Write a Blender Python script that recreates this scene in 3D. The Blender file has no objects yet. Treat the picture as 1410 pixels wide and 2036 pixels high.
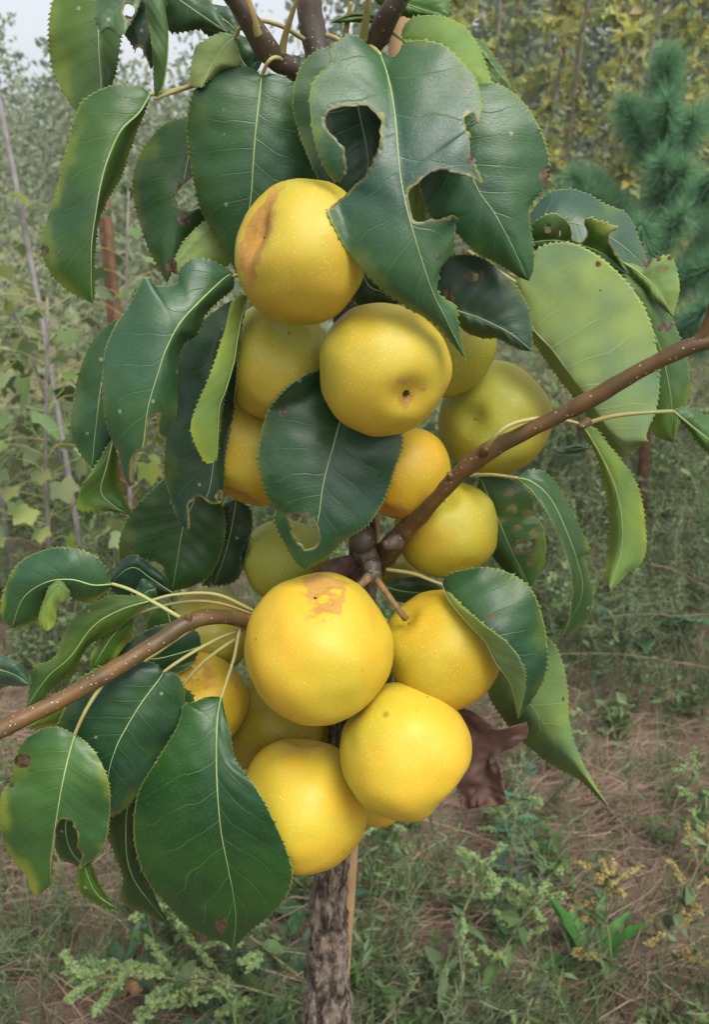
import bpy, math, random
import numpy as np
from mathutils import Vector, Matrix, noise

random.seed(7)
RNG = np.random.default_rng(11)
sc = bpy.context.scene
COL = sc.collection

# ------------------------------------------------------------------ camera
PITCH = math.radians(20.0)
VFOV = math.radians(62.0)
CAMZ = 1.10
cam_d = bpy.data.cameras.new('camera')
cam = bpy.data.objects.new('camera', cam_d)
COL.objects.link(cam)
cam.location = (0, 0, CAMZ)
cam.rotation_euler = (math.pi / 2 - PITCH, 0, 0)
cam_d.sensor_fit = 'VERTICAL'
cam_d.angle_y = VFOV
cam_d.sensor_height = 24.0
cam_d.lens = 12.0 / math.tan(VFOV / 2)
cam_d.clip_start = 0.02
cam_d.clip_end = 600
cam_d.dof.use_dof = True
cam_d.dof.focus_distance = 0.455
cam_d.dof.aperture_fstop = 10.5
sc.camera = cam

# ------------------------------------------------------------------ sky and light
SUN_EL, SUN_AZ = math.radians(58), math.radians(150)      # azimuth clockwise from +Y
world = bpy.data.worlds.new('World')
sc.world = world
world.use_nodes = True
wn = world.node_tree
wn.nodes.clear()
w_out = wn.nodes.new('ShaderNodeOutputWorld')
w_bg = wn.nodes.new('ShaderNodeBackground')
w_sky = wn.nodes.new('ShaderNodeTexSky')
w_sky.sky_type = 'NISHITA'
w_sky.sun_disc = False
w_sky.sun_elevation = SUN_EL
w_sky.sun_rotation = SUN_AZ
w_sky.air_density = 1.0
w_sky.dust_density = 4.0
w_sky.ozone_density = 1.0
w_hs = wn.nodes.new('ShaderNodeHueSaturation')
w_hs.inputs['Saturation'].default_value = 0.28            # overcast: the whole dome is grey-white
wn.links.new(w_sky.outputs[0], w_hs.inputs['Color'])
wn.links.new(w_hs.outputs[0], w_bg.inputs[0])
w_bg.inputs[1].default_value = 0.15
wn.links.new(w_bg.outputs[0], w_out.inputs[0])

sun_d = bpy.data.lights.new('sun', 'SUN')
sun = bpy.data.objects.new('sun', sun_d)
COL.objects.link(sun)
sun_d.energy = 1.25
sun_d.angle = math.radians(28)
sun_d.color = (1.0, 0.965, 0.90)
_sd = Vector((math.sin(SUN_AZ) * math.cos(SUN_EL), math.cos(SUN_AZ) * math.cos(SUN_EL), math.sin(SUN_EL)))
sun.rotation_euler = _sd.to_track_quat('Z', 'Y').to_euler()
sun.location = (1, -2, 6)

sc.view_settings.view_transform = 'Standard'
sc.view_settings.look = 'None'
sc.view_settings.exposure = 0.72
sc.view_settings.gamma = 1.0
sc.view_settings.use_curve_mapping = False
sc.render.engine = 'CYCLES'
sc.cycles.use_denoising = True
sc.cycles.max_bounces = 6
sc.cycles.diffuse_bounces = 2
sc.cycles.glossy_bounces = 2
sc.cycles.transmission_bounces = 4
sc.cycles.volume_bounces = 0
sc.cycles.transparent_max_bounces = 4

# ------------------------------------------------------------------ helpers
FPX = 1018.0 / math.tan(VFOV / 2)          # focal length in photograph pixels
CP, SP = math.cos(PITCH), math.sin(PITCH)

def P(px, py, Y):
    """point of the place seen at photograph position (px, py) and standing Y metres ahead of the camera"""
    px = np.asarray(px, float); py = np.asarray(py, float); Y = np.asarray(Y, float)
    sx = (px - 705) / FPX; s = (1018 - py) / FPX
    d = Y / (CP + s * SP)
    return np.stack([sx * d, Y + 0 * sx, CAMZ + d * (-SP + s * CP)], -1)

def depth(p):
    p = np.asarray(p, float)
    return p[..., 1] * CP - (p[..., 2] - CAMZ) * SP

def project(w):
    d = depth(w); up = w[..., 1] * SP + (w[..., 2] - CAMZ) * CP
    return 705 + FPX * w[..., 0] / d, 1018 - FPX * up / d

def ground_z(x, y):
    z = 0.025 * noise.noise((x * 1.7, y * 1.7, 3.1)) + 0.012 * noise.noise((x * 6, y * 6, 8.1))
    if y > 3.5:
        z += 0.075 * (min(y, 45) - 3.5)
        z += 0.25 * noise.noise((x * .2, y * .2, 1.0)) * min(1, (y - 3.5) / 6)
    if y > 45:
        z -= 0.06 * (y - 45)
    return z

def G(px, py):
    sx = (px - 705) / FPX; s = (1018 - py) / FPX
    v = np.array([sx, CP + s * SP, -SP + s * CP])
    t = 0.3
    for _ in range(4000):
        p = v * t
        if CAMZ + p[2] <= ground_z(p[0], p[1]):
            break
        t += 0.004 * (1 + t)
    return np.array([p[0], p[1], ground_z(p[0], p[1])])

def catmull(pts, n):
    pts = np.asarray(pts, float)
    if len(pts) == 2:
        t = np.linspace(0, 1, n)[:, None]
        return pts[0] * (1 - t) + pts[1] * t
    ext = np.vstack([2 * pts[0] - pts[1], pts, 2 * pts[-1] - pts[-2]])
    m = len(pts) - 1
    seg = np.linalg.norm(np.diff(pts[:, :2], axis=0), axis=1) + 1e-9
    cum = np.concatenate([[0], np.cumsum(seg)]); cum /= cum[-1]
    tt = np.linspace(0, 1, n)
    out = []
    for t in tt:
        i = min(np.searchsorted(cum, t, side='right') - 1, m - 1)
        f = (t - cum[i]) / (cum[i + 1] - cum[i])
        p0, p1, p2, p3 = ext[i], ext[i + 1], ext[i + 2], ext[i + 3]
        out.append(.5 * (2 * p1 + (p2 - p0) * f + (2 * p0 - 5 * p1 + 4 * p2 - p3) * f * f + (3 * p1 - p0 - 3 * p2 + p3) * f ** 3))
    return np.array(out)

def resample(pts, n):
    """even arc-length samples of a traced polyline, corners only slightly softened"""
    pts = np.asarray(pts, float)
    fine = catmull(pts, max(n * 3, 60)) if len(pts) > 2 else pts
    lin_seg = np.concatenate([[0], np.cumsum(np.linalg.norm(np.diff(fine[:, :2], axis=0), axis=1))])
    t = np.linspace(0, lin_seg[-1], n)
    return np.stack([np.interp(t, lin_seg, fine[:, k]) for k in range(pts.shape[1])], 1)

def build(name, verts, faces, mats, parent=None, midx=None, uv=None, attrs=None, smooth=True):
    """one mesh object out of numpy arrays (faces all of one size)"""
    me = bpy.data.meshes.new(name)
    verts = np.asarray(verts, np.float32); faces = np.asarray(faces, np.int32)
    nf, k = faces.shape
    me.vertices.add(len(verts)); me.vertices.foreach_set('co', verts.ravel())
    me.loops.add(nf * k); me.loops.foreach_set('vertex_index', faces.ravel())
    me.polygons.add(nf)
    me.polygons.foreach_set('loop_start', np.arange(0, nf * k, k, dtype=np.int32))
    me.polygons.foreach_set('loop_total', np.full(nf, k, np.int32))
    me.polygons.foreach_set('use_smooth', np.full(nf, smooth, bool))
    for m in (mats if isinstance(mats, (list, tuple)) else [mats]):
        me.materials.append(m)
    if midx is not None:
        me.polygons.foreach_set('material_index', np.asarray(midx, np.int32))
    if uv is not None:
        lay = me.uv_layers.new(name='UVMap')
        lay.data.foreach_set('uv', np.asarray(uv, np.float32)[faces.ravel()].ravel())
    for an, av in (attrs or {}).items():
        a = me.attributes.new(an, 'FLOAT', 'POINT')
        a.data.foreach_set('value', np.asarray(av, np.float32))
    me.update(calc_edges=True)
    me.validate()
    o = bpy.data.objects.new(name, me)
    COL.objects.link(o)
    if parent is not None:
        o.parent = parent
    return o

def empty(name, loc=(0, 0, 0)):
    o = bpy.data.objects.new(name, None)
    o.empty_display_size = 0.05
    o.location = loc
    COL.objects.link(o)
    return o

def tag(o, label, cat, group=None, kind=None):
    if label: o['label'] = label
    if cat: o['category'] = cat
    if group: o['group'] = group
    if kind: o['kind'] = kind
    return o

def adopt(child, parent):
    """parent keeping the child's world place (parents carry translation only)"""
    child.parent = parent
    child.location = Vector(child.location) - Vector(parent.location)
    return child

def tube_arrays(pts, rad, sides=8, rough=0.0, freq=60.0, cap=True, ridges=0.0):
    pts = np.asarray(pts, float); n = len(pts)
    rad = np.interp(np.linspace(0, 1, n), np.linspace(0, 1, len(rad)), rad) if len(np.atleast_1d(rad)) != n else np.asarray(rad, float)
    tan = np.gradient(pts, axis=0); tan /= np.linalg.norm(tan, axis=1)[:, None] + 1e-12
    a = np.array([0, 0, 1.0]) if abs(tan[0][2]) < .9 else np.array([1.0, 0, 0])
    u = np.cross(tan[0], a); u /= np.linalg.norm(u)
    V = []
    for i in range(n):
        u = u - tan[i] * np.dot(u, tan[i]); u /= np.linalg.norm(u) + 1e-12
        w = np.cross(tan[i], u)
        for k in range(sides):
            an = 2 * math.pi * k / sides
            dvec = math.cos(an) * u + math.sin(an) * w
            r = rad[i]
            if rough:
                q = pts[i] + dvec * r
                r *= 1 + rough * noise.noise(q * freq) + ridges * abs(noise.noise((q[0] * freq * 2.2, q[1] * freq * 2.2, q[2] * freq * .35)))
            V.append(pts[i] + dvec * r)
    Fq = []
    for i in range(n - 1):
        for k in range(sides):
            k2 = (k + 1) % sides
            Fq.append((i * sides + k, i * sides + k2, (i + 1) * sides + k2, (i + 1) * sides + k))
    if cap:
        b = len(V); V.append(pts[0]); V.append(pts[-1] + tan[-1] * rad[-1] * .5)
        for k in range(sides):
            k2 = (k + 1) % sides
            Fq.append((b, k2, k, k)); Fq.append((b + 1, (n - 1) * sides + k, (n - 1) * sides + k2, (n - 1) * sides + k2))
    return np.array(V), Fq

def tris(quads):
    out = []
    for a, b, c, d in quads:
        if len({a, b, c}) == 3: out.append((a, b, c))
        if len({a, c, d}) == 3: out.append((a, c, d))
    return out

def tube(name, pts, rad, m, parent=None, sides=8, n=None, **kw):
    pts = np.asarray(pts, float)
    n = n or max(4, len(pts) * 4)
    if len(pts) > 2:
        full = np.column_stack([pts, np.interp(np.linspace(0, 1, len(pts)), np.linspace(0, 1, len(rad)), rad)])
        ext = full[:, [0, 2, 1, 3]]
        s = catmull(ext, n)
        pts, rad = s[:, [0, 2, 1]], np.maximum(s[:, 3], 1e-4)
    else:
        t = np.linspace(0, 1, n)[:, None]
        pts = pts[0] * (1 - t) + pts[1] * t
    V, Fq = tube_arrays(pts, rad, sides, **kw)
    base = pts[0].copy()
    o = build(name, V - base, tris(Fq), m)
    o.location = base
    if parent is not None:
        adopt(o, parent)
    return o

class MB:
    """collects triangles of one part"""
    def __init__(self): self.v, self.f, self.m, self.n = [], [], [], 0
    def add(self, V, F, mi=0):
        V = np.asarray(V, float).reshape(-1, 3); F = np.asarray(F, int).reshape(-1, 3)
        self.v.append(V); self.f.append(F + self.n); self.m.append(np.full(len(F), mi)); self.n += len(V)
    def tube(self, pts, rad, mi=0, sides=4):
        V, Fq = tube_arrays(np.asarray(pts, float), rad, sides, cap=False); self.add(V, tris(Fq), mi)
    def merge(self, o, M=None, mi=None):
        V, F, m = o.arrays()
        if M is not None:
            M = np.array(M); V = V @ M[:3, :3].T + M[:3, 3]
        self.v.append(V); self.f.append(F + self.n); self.m.append(m if mi is None else np.full(len(F), mi)); self.n += len(V)
    def arrays(self):
        if len(self.v) > 1:
            self.v, self.f, self.m = [np.vstack(self.v)], [np.vstack(self.f)], [np.concatenate(self.m)]
        return self.v[0], self.f[0], self.m[0]
    def build(self, name, mats, parent=None, loc=None, smooth=False):
        V, F, m = self.arrays()
        o = build(name, V, F, mats, None, m, smooth=smooth)
        if loc is not None: o.location = loc
        if parent is not None: o.parent = parent
        return o

# ------------------------------------------------------------------ materials
class NT:
    def __init__(self, name):
        self.m = bpy.data.materials.new(name); self.m.use_nodes = True
        self.t = self.m.node_tree; self.t.nodes.clear()
        self.out = self.t.nodes.new('ShaderNodeOutputMaterial')
    def n(self, typ, ins=None, **props):
        nd = self.t.nodes.new('ShaderNode' + typ)
        for k, v in props.items(): setattr(nd, k, v)
        for k, v in (ins or {}).items():
            s = nd.inputs[k]
            if isinstance(v, bpy.types.NodeSocket): self.t.links.new(v, s)
            else: s.default_value = v
        return nd
    def math(self, op, a, b=0.0, c=0.0, clamp=False):
        nd = self.t.nodes.new('ShaderNodeMath'); nd.operation = op; nd.use_clamp = clamp
        for i, v in enumerate((a, b, c)):
            if isinstance(v, bpy.types.NodeSocket): self.t.links.new(v, nd.inputs[i])
            else: nd.inputs[i].default_value = v
        return nd.outputs[0]
    def mix(self, f, a, b, typ='MIX'):
        nd = self.t.nodes.new('ShaderNodeMix'); nd.data_type = 'RGBA'; nd.blend_type = typ
        for s, v in ((nd.inputs['Factor'], f), (nd.inputs['A'], a), (nd.inputs['B'], b)):
            s = [i for i in nd.inputs if i.name == s.name and (i.type == 'RGBA' or (s.name == 'Factor' and i.type == 'VALUE'))][0]
            if isinstance(v, bpy.types.NodeSocket): self.t.links.new(v, s)
            else: s.default_value = v if not isinstance(v, tuple) or len(v) == 4 else (*v, 1)
        return [o for o in nd.outputs if o.type == 'RGBA'][0]
    def step(self, x, lo, hi):
        nd = self.t.nodes.new('ShaderNodeMapRange'); nd.interpolation_type = 'SMOOTHSTEP'
        self.t.links.new(x, nd.inputs['Value'])
        nd.inputs['From Min'].default_value = lo; nd.inputs['From Max'].default_value = hi
        return nd.outputs['Result']
    def noise(self, scale, vec=None, detail=3.0, rough=.55):
        nd = self.n('TexNoise', {'Scale': scale, 'Detail': detail, 'Roughness': rough})
        if vec is not None: self.t.links.new(vec, nd.inputs['Vector'])
        return nd.outputs['Fac']
    def bsdf(self, col, rough=.5, spec=.5, normal=None, transl=0.0, tcol=None, sss=0.0):
        b = self.n('BsdfPrincipled', {'Base Color': col if isinstance(col, bpy.types.NodeSocket) else (*col[:3], 1), 'Roughness': rough, 'Specular IOR Level': spec})
        if sss:
            b.inputs['Subsurface Weight'].default_value = sss
            b.inputs['Subsurface Radius'].default_value = (.006, .003, .0008)
            b.inputs['Subsurface Scale'].default_value = 1.0
        if normal is not None: self.t.links.new(normal, b.inputs['Normal'])
        res = b.outputs[0]
        if transl:
            tb = self.n('BsdfTranslucent')
            c = tcol if tcol is not None else col
            if isinstance(c, bpy.types.NodeSocket): self.t.links.new(c, tb.inputs[0])
            else: tb.inputs[0].default_value = (*c[:3], 1)
            mx = self.n('MixShader', {0: transl})
            self.t.links.new(res, mx.inputs[1]); self.t.links.new(tb.outputs[0], mx.inputs[2]); res = mx.outputs[0]
        self.t.links.new(res, self.out.inputs['Surface'])
        return self.m
    def bump(self, h, strength=.3, dist=.001):
        return self.n('Bump', {'Height': h, 'Strength': strength, 'Distance': dist}).outputs[0]

def lin(r, g, b):
    f = lambda c: ((c / 255 + .055) / 1.055) ** 2.4 if c > 10 else c / 255 / 12.92
    return (f(r), f(g), f(b))

def leaf_material(name, under):
    k = NT(name)
    uvn = k.n('UVMap', uv_map='UVMap')
    sep = k.n('SeparateXYZ', {0: uvn.outputs[0]})
    u = sep.outputs[0]
    v = k.math('MULTIPLY_ADD', sep.outputs[1], 2.0, -1.0)
    av = k.math('ABSOLUTE', v)
    oc = k.n('TexCoord').outputs['Object']
    info = k.n('ObjectInfo')
    n1 = k.noise(18, oc, 2); n2 = k.noise(70, oc, 4); n3 = k.noise(400, oc, 2)
    side = k.math('GREATER_THAN', v, 0.0)
    w = k.math('MULTIPLY', u, 8.6)
    w = k.math('SUBTRACT', w, k.math('MULTIPLY', k.math('POWER', av, .8), 1.55))
    w = k.math('ADD', w, k.math('MULTIPLY', side, .43))
    w = k.math('ADD', w, k.math('MULTIPLY', k.math('SUBTRACT', n1, .5), 1.1))
    w = k.math('ADD', w, k.math('MULTIPLY', k.math('SUBTRACT', n2, .5), .25))
    pp = k.math('PINGPONG', w, .5)
    wid = k.math('MULTIPLY_ADD', av, -.026, .036)
    vein = k.math('SUBTRACT', 1.0, k.math('DIVIDE', pp, wid), clamp=True)
    vein = k.math('MULTIPLY', vein, k.step(av, 1.02, .55))
    # net of small veins
    w2 = k.math('PINGPONG', k.math('ADD', k.math('MULTIPLY', w, 6.0), k.math('MULTIPLY', k.math('ADD', n2, n3), 3.0)), .5)
    net = k.math('SUBTRACT', 1.0, k.math('MULTIPLY', w2, 5.0), clamp=True)
    base = k.n('Attribute', attribute_type='OBJECT', attribute_name='under_tone' if under else 'upper_tone').outputs['Color']
    dark = k.mix(1.0, base, (.62, .74, .92), 'MULTIPLY')
    lite = k.mix(1.0, base, (1.45, 1.28, .72), 'MULTIPLY')
    col = k.mix(k.step(n1, .32, .68), dark, lite)
    col = k.mix(k.math('MULTIPLY', k.step(n2, .35, .75), .35), col, base)
    vc = (.16, .27, .10) if not under else (.36, .46, .20)
    col = k.mix(k.math('MULTIPLY', vein, .32 if not under else .5), col, vc)
    col = k.mix(k.math('MULTIPLY', net, .13), col, vc)
    yel = k.n('Attribute', attribute_type='OBJECT', attribute_name='yellowing').outputs['Fac']
    ym = k.math('ADD', k.math('ADD', k.math('MULTIPLY', av, .45), k.math('MULTIPLY', n1, .60)), k.math('MULTIPLY', n2, .35))
    ym = k.math('ADD', ym, k.math('MULTIPLY_ADD', u, .12, -.06))
    col = k.mix(k.math('MULTIPLY', yel, k.step(ym, .82, 1.02)), col, (.33, .36, .04))
    gn = k.n('Attribute', attribute_name='gnawed').outputs['Fac']
    gm = k.step(k.math('ADD', gn, k.math('MULTIPLY', k.math('SUBTRACT', n3, .5), .9)), .35, .75)
    col = k.mix(k.math('MULTIPLY', gm, .6), col, k.mix(k.step(n2, .4, .6), (.30, .26, .07), (.15, .085, .035)))
    # pale toothed rim
    col = k.mix(k.math('MULTIPLY', k.step(av, .972, .998), .62), col, (.34, .40, .10))
    # small lesions and flecks
    vo = k.n('TexVoronoi', {'Scale': 110.0, 'Vector': oc, 'Randomness': 1.0})
    fl = k.math('MULTIPLY', k.step(vo.outputs['Distance'], .16, .08), k.math('GREATER_THAN', k.n('SeparateColor', {0: vo.outputs['Color']}).outputs[0], .90))
    col = k.mix(k.math('MULTIPLY', fl, .75), col, (.30, .30, .20))
    vo2 = k.n('TexVoronoi', {'Scale': 38.0, 'Vector': oc, 'Randomness': 1.0})
    d2 = k.math('ADD', vo2.outputs['Distance'], k.math('MULTIPLY', k.math('SUBTRACT', n3, .5), .16))
    fl2 = k.math('MULTIPLY', k.step(d2, .13, .08), k.math('GREATER_THAN', k.n('SeparateColor', {0: vo2.outputs['Color']}).outputs[1], .90))
    col = k.mix(k.math('MULTIPLY', fl2, .8), col, (.085, .055, .025))
    sp = k.n('Attribute', attribute_name='blotch').outputs['Fac']
    spm = k.step(k.math('ADD', sp, k.math('MULTIPLY', k.math('SUBTRACT', n2, .5), .5)), .42, .55)
    col = k.mix(spm, col, k.mix(k.step(n3, .4, .6), (.040, .026, .016), (.13, .085, .042)))
    # dust and sheen
    rough = k.math('MULTIPLY_ADD', n2, .22, .27 if not under else .60)
    h = k.math('ADD', k.math('MULTIPLY', vein, -.9 if not under else 1.0), k.math('MULTIPLY', net, -.22))
    h = k.math('ADD', h, k.math('MULTIPLY', n2, .25))
    nrm = k.bump(h, .45 if not under else .4, .0004)
    tc = k.mix(.6, col, (.22, .34, .03))
    return k.bsdf(col, rough, .48 if not under else .25, nrm, .14 if not under else .20, tc)

M = {}
M['leaf_top'] = leaf_material('leaf_top', False)
M['leaf_under'] = leaf_material('leaf_under', True)

def simple(name, col, col2=None, scale=40, rough=.6, spec=.3, bump=.0, island=0.0, transl=0.0, detail=4, dist=.002, coord='Object'):
    k = NT(name)
    oc = k.n('TexCoord').outputs[coord]
    n = k.noise(scale, oc, detail)
    c = k.mix(k.step(n, .3, .7), col, col2 or tuple(x * .6 for x in col))
    if island:
        r = k.n('NewGeometry').outputs['Random Per Island']
        oi = k.n('ObjectInfo').outputs['Random']
        r = k.math('MULTIPLY_ADD', oi, .25, k.math('MULTIPLY', r, .75))
        hs = k.n('HueSaturation', {'Color': c, 'Hue': k.math('MULTIPLY_ADD', r, .10 * island, .5 - .05 * island),
                                   'Value': k.math('MULTIPLY_ADD', k.math('FRACT', k.math('MULTIPLY', r, 7.3)), .9 * island, 1 - .45 * island),
                                   'Saturation': k.math('MULTIPLY_ADD', k.math('FRACT', k.math('MULTIPLY', r, 13.7)), .5 * island, 1 - .25 * island)})
        c = hs.outputs[0]
    nrm = k.bump(n, bump, dist) if bump else None
    return k.bsdf(c, rough, spec, nrm, transl, c)

def bark_young(name, c1, c2):
    """smooth young shoot with white lenticels"""
    k = NT(name)
    oc = k.n('TexCoord').outputs['Object']
    n1 = k.noise(45, oc, 4); n2 = k.noise(300, oc, 3)
    col = k.mix(k.step(n1, .35, .65), c1, c2)
    col = k.mix(k.math('MULTIPLY', k.step(n2, .5, .8), .35), col, tuple(x * .45 for x in c1))
    vo = k.n('TexVoronoi', {'Scale': 420.0, 'Vector': oc, 'Randomness': 1.0})
    big = k.n('SeparateColor', {0: vo.outputs['Color']}).outputs[0]
    dot = k.math('MULTIPLY', k.step(vo.outputs['Distance'], .22, .14), k.math('GREATER_THAN', big, .6))
    col = k.mix(k.math('MULTIPLY', dot, .7), col, (.55, .50, .40))
    h = k.math('ADD', k.math('MULTIPLY', dot, 1.0), k.math('MULTIPLY', n2, .8))
    return k.bsdf(col, .45, .4, k.bump(h, .35, .0006))

def bark_old(name):
    k = NT(name)
    oc = k.n('TexCoord').outputs['Object']
    mp = k.n('Mapping', {'Vector': oc, 'Scale': (1, 1, .30)}).outputs[0]
    n1 = k.noise(150, mp, 6, .65); n2 = k.noise(40, oc, 4); n3 = k.noise(520, mp, 4)
    col = k.mix(k.step(n1, .38, .62), (.040, .030, .022), (.27, .215, .165))
    col = k.mix(k.math('MULTIPLY', k.step(n2, .5, .7), .55), col, (.36, .31, .25))
    col = k.mix(k.math('MULTIPLY', k.step(n3, .55, .75), .4), col, (.04, .026, .018))
    h = k.math('ADD', n1, k.math('MULTIPLY', n3, .5))
    return k.bsdf(col, .85, .15, k.bump(h, 1.0, .005))

def pear_material():
    k = NT('pear_skin')
    oc = k.n('TexCoord').outputs['Object']
    info = k.n('ObjectInfo')
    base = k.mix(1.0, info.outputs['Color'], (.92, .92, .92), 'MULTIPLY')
    off = k.n('VectorMath', {0: oc}, operation='ADD')
    cr = k.n('CombineXYZ', {0: info.outputs['Random'], 1: k.math('MULTIPLY', info.outputs['Random'], 7.0), 2: 0.0})
    k.t.links.new(cr.outputs[0], off.inputs[1])
    vec = off.outputs[0]
    n1 = k.noise(26, vec, 3); n2 = k.noise(140, vec, 5, .6); n3 = k.noise(900, vec, 2)
    polar = k.n('Attribute', attribute_name='polar').outputs['Fac']
    green = k.mix(1.0, base, (.84, 1.01, .95), 'MULTIPLY')
    warm = k.mix(1.0, base, (1.02, .96, .82), 'MULTIPLY')
    col = k.mix(k.step(k.math('ADD', n1, k.math('MULTIPLY', polar, -.10)), .3, .7), warm, green)
    col = k.mix(k.math('MULTIPLY', k.step(n2, .55, .8), .30), col, k.mix(1.0, base, (.78, .70, .6), 'MULTIPLY'))
    n5 = k.noise(9, vec, 2)
    col = k.mix(k.math('MULTIPLY', k.step(n5, .45, .75), .45), col, k.mix(1.0, base, (.78, .92, .8), 'MULTIPLY'))
    # lenticels
    vo = k.n('TexVoronoi', {'Scale': 600.0, 'Vector': vec, 'Randomness': 1.0})
    vr = k.n('SeparateColor', {0: vo.outputs['Color']}).outputs[0]
    dot = k.math('MULTIPLY', k.step(vo.outputs['Distance'], .26, .12), k.math('GREATER_THAN', vr, .25))
    col = k.mix(k.math('MULTIPLY', dot, .34), col, (.82, .72, .36))
    vb = k.n('TexVoronoi', {'Scale': 260.0, 'Vector': vec, 'Randomness': 1.0})
    vbr = k.n('SeparateColor', {0: vb.outputs['Color']}).outputs[1]
    dk = k.math('MULTIPLY', k.step(vb.outputs['Distance'], .16, .08), k.math('GREATER_THAN', vbr, .72))
    col = k.mix(k.math('MULTIPLY', dk, .35), col, (.34, .20, .05))
    # russet round the eye of the fruit
    rus = k.n('Attribute', attribute_type='OBJECT', attribute_name='russet').outputs['Fac']
    rm = k.math('ADD', k.math('ADD', polar, k.math('MULTIPLY', k.math('SUBTRACT', n1, .5), .50)), k.math('MULTIPLY', k.math('SUBTRACT', n2, .5), .34))
    rm = k.math('ADD', rm, k.math('MULTIPLY_ADD', rus, .22, -.05))
    rmask = k.step(rm, 1.0, 1.045)
    rcol = k.mix(k.step(n2, .35, .7), (.36, .145, .025), (.48, .25, .075))
    rcol = k.mix(k.step(n3, .55, .75), rcol, (.22, .10, .03))
    col = k.mix(k.math('MULTIPLY', rmask, .80), col, rcol)
    # stray scars and specks
    v2 = k.n('TexVoronoi', {'Scale': 42.0, 'Vector': vec, 'Randomness': 1.0})
    d2 = k.math('ADD', v2.outputs['Distance'], k.math('MULTIPLY', k.math('SUBTRACT', n2, .5), .30))
    sc2 = k.math('MULTIPLY', k.step(d2, .14, .06), k.math('GREATER_THAN', k.n('SeparateColor', {0: v2.outputs['Color']}).outputs[1], .87))
    col = k.mix(k.math('MULTIPLY', sc2, .60), col, (.25, .12, .03))
    v3 = k.n('TexVoronoi', {'Scale': 95.0, 'Vector': vec, 'Randomness': 1.0})
    s3 = k.math('MULTIPLY', k.step(v3.outputs['Distance'], .10, .05), k.math('GREATER_THAN', k.n('SeparateColor', {0: v3.outputs['Color']}).outputs[2], .93))
    col = k.mix(k.math('MULTIPLY', s3, .8), col, (.10, .06, .02))
    rough = k.math('MULTIPLY_ADD', n2, .22, .38)
    rough = k.math('ADD', rough, k.math('MULTIPLY', rmask, .2))
    h = k.math('ADD', k.math('MULTIPLY', dot, .7), k.math('MULTIPLY', n3, .35))
    h = k.math('ADD', h, k.math('MULTIPLY', rmask, k.math('MULTIPLY', n2, .9)))
    return k.bsdf(col, rough, .38, k.bump(h, .18, .0005))

M['pear'] = pear_material()
M['twig'] = bark_young('shoot_bark', (.15, .080, .027), (.080, .052, .020))
M['dark_twig'] = bark_young('old_shoot_bark', (.058, .043, .032), (.088, .066, .046))
M['trunk'] = bark_old('trunk_bark')
M['petiole'] = simple('petiole', (.32, .36, .12), (.36, .26, .10), 60, .5, .4)
M['petiole_red'] = simple('petiole_red', (.34, .20, .075), (.28, .30, .10), 50, .5, .4)
M['midrib'] = simple('midrib', (.34, .40, .17), (.22, .31, .11), 60, .5, .4)
M['spur'] = simple('fruit_stalk', (.25, .14, .045), (.12, .08, .045), 220, .6, .3, .4)
M['stake'] = simple('stake_wood', (.46, .30, .16), (.36, .22, .11), 30, .7, .2, .3)
M['calyx'] = simple('calyx', (.09, .045, .02), (.03, .018, .01), 300, .9, .1, .8)
M['dry_leaf'] = simple('dry_leaf', (.19, .115, .09), (.10, .055, .045), 45, .75, .2, .8, transl=.08)
# ------------------------------------------------------------------ the ground
def make_ground():
    ys = np.concatenate([np.linspace(-4, 0.4, 12), np.linspace(.5, 4, 90), np.geomspace(4.1, 300, 70)])
    xs_u = np.linspace(-1, 1, 111)
    V, F = [], []
    for y in ys:
        half = 3.5 + max(0, y) * 1.3
        for u in xs_u:
            x = half * math.copysign(abs(u) ** 1.4, u)
            V.append((x, y, ground_z(x, y)))
    n = len(xs_u)
    for i in range(len(ys) - 1):
        for j in range(n - 1):
            F.append((i * n + j, i * n + j + 1, (i + 1) * n + j + 1, (i + 1) * n + j))
    k = NT('soil')
    oc = k.n('TexCoord').outputs['Object']
    n1 = k.noise(2.2, oc, 5); n2 = k.noise(26, oc, 6, .6); n3 = k.noise(160, oc, 4)
    col = k.mix(k.step(n2, .3, .7), (.115, .074, .052), (.235, .16, .118))
    col = k.mix(k.math('MULTIPLY', k.step(n1, .45, .65), .6), col, (.175, .135, .09))
    col = k.mix(k.math('MULTIPLY', k.step(n3, .55, .75), .5), col, (.36, .25, .19))
    far = k.step(k.n('SeparateXYZ', {0: oc}).outputs[1], 3.0, 6.0)      # withered grass covers the slope
    col = k.mix(far, col, k.mix(k.step(n2, .3, .7), (.24, .25, .12), (.36, .33, .18)))
    h = k.math('ADD', k.math('MULTIPLY', n2, 1.0), k.math('MULTIPLY', n3, .25))
    m = k.bsdf(col, .95, .1, k.bump(h, .9, .03))
    o = build('ground', V, F, m)
    o['kind'] = 'structure'
    return o
make_ground()

# ------------------------------------------------------------------ pears
R_CAM = np.array([[1, 0, 0], [0, SP, CP], [0, CP, -SP]])     # rows: right, up, forward

def cam_dir(x, y, z):
    """direction given as right / up / towards the viewer"""
    v = x * R_CAM[0] + y * R_CAM[1] - z * R_CAM[2]
    return v / np.linalg.norm(v)

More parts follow.
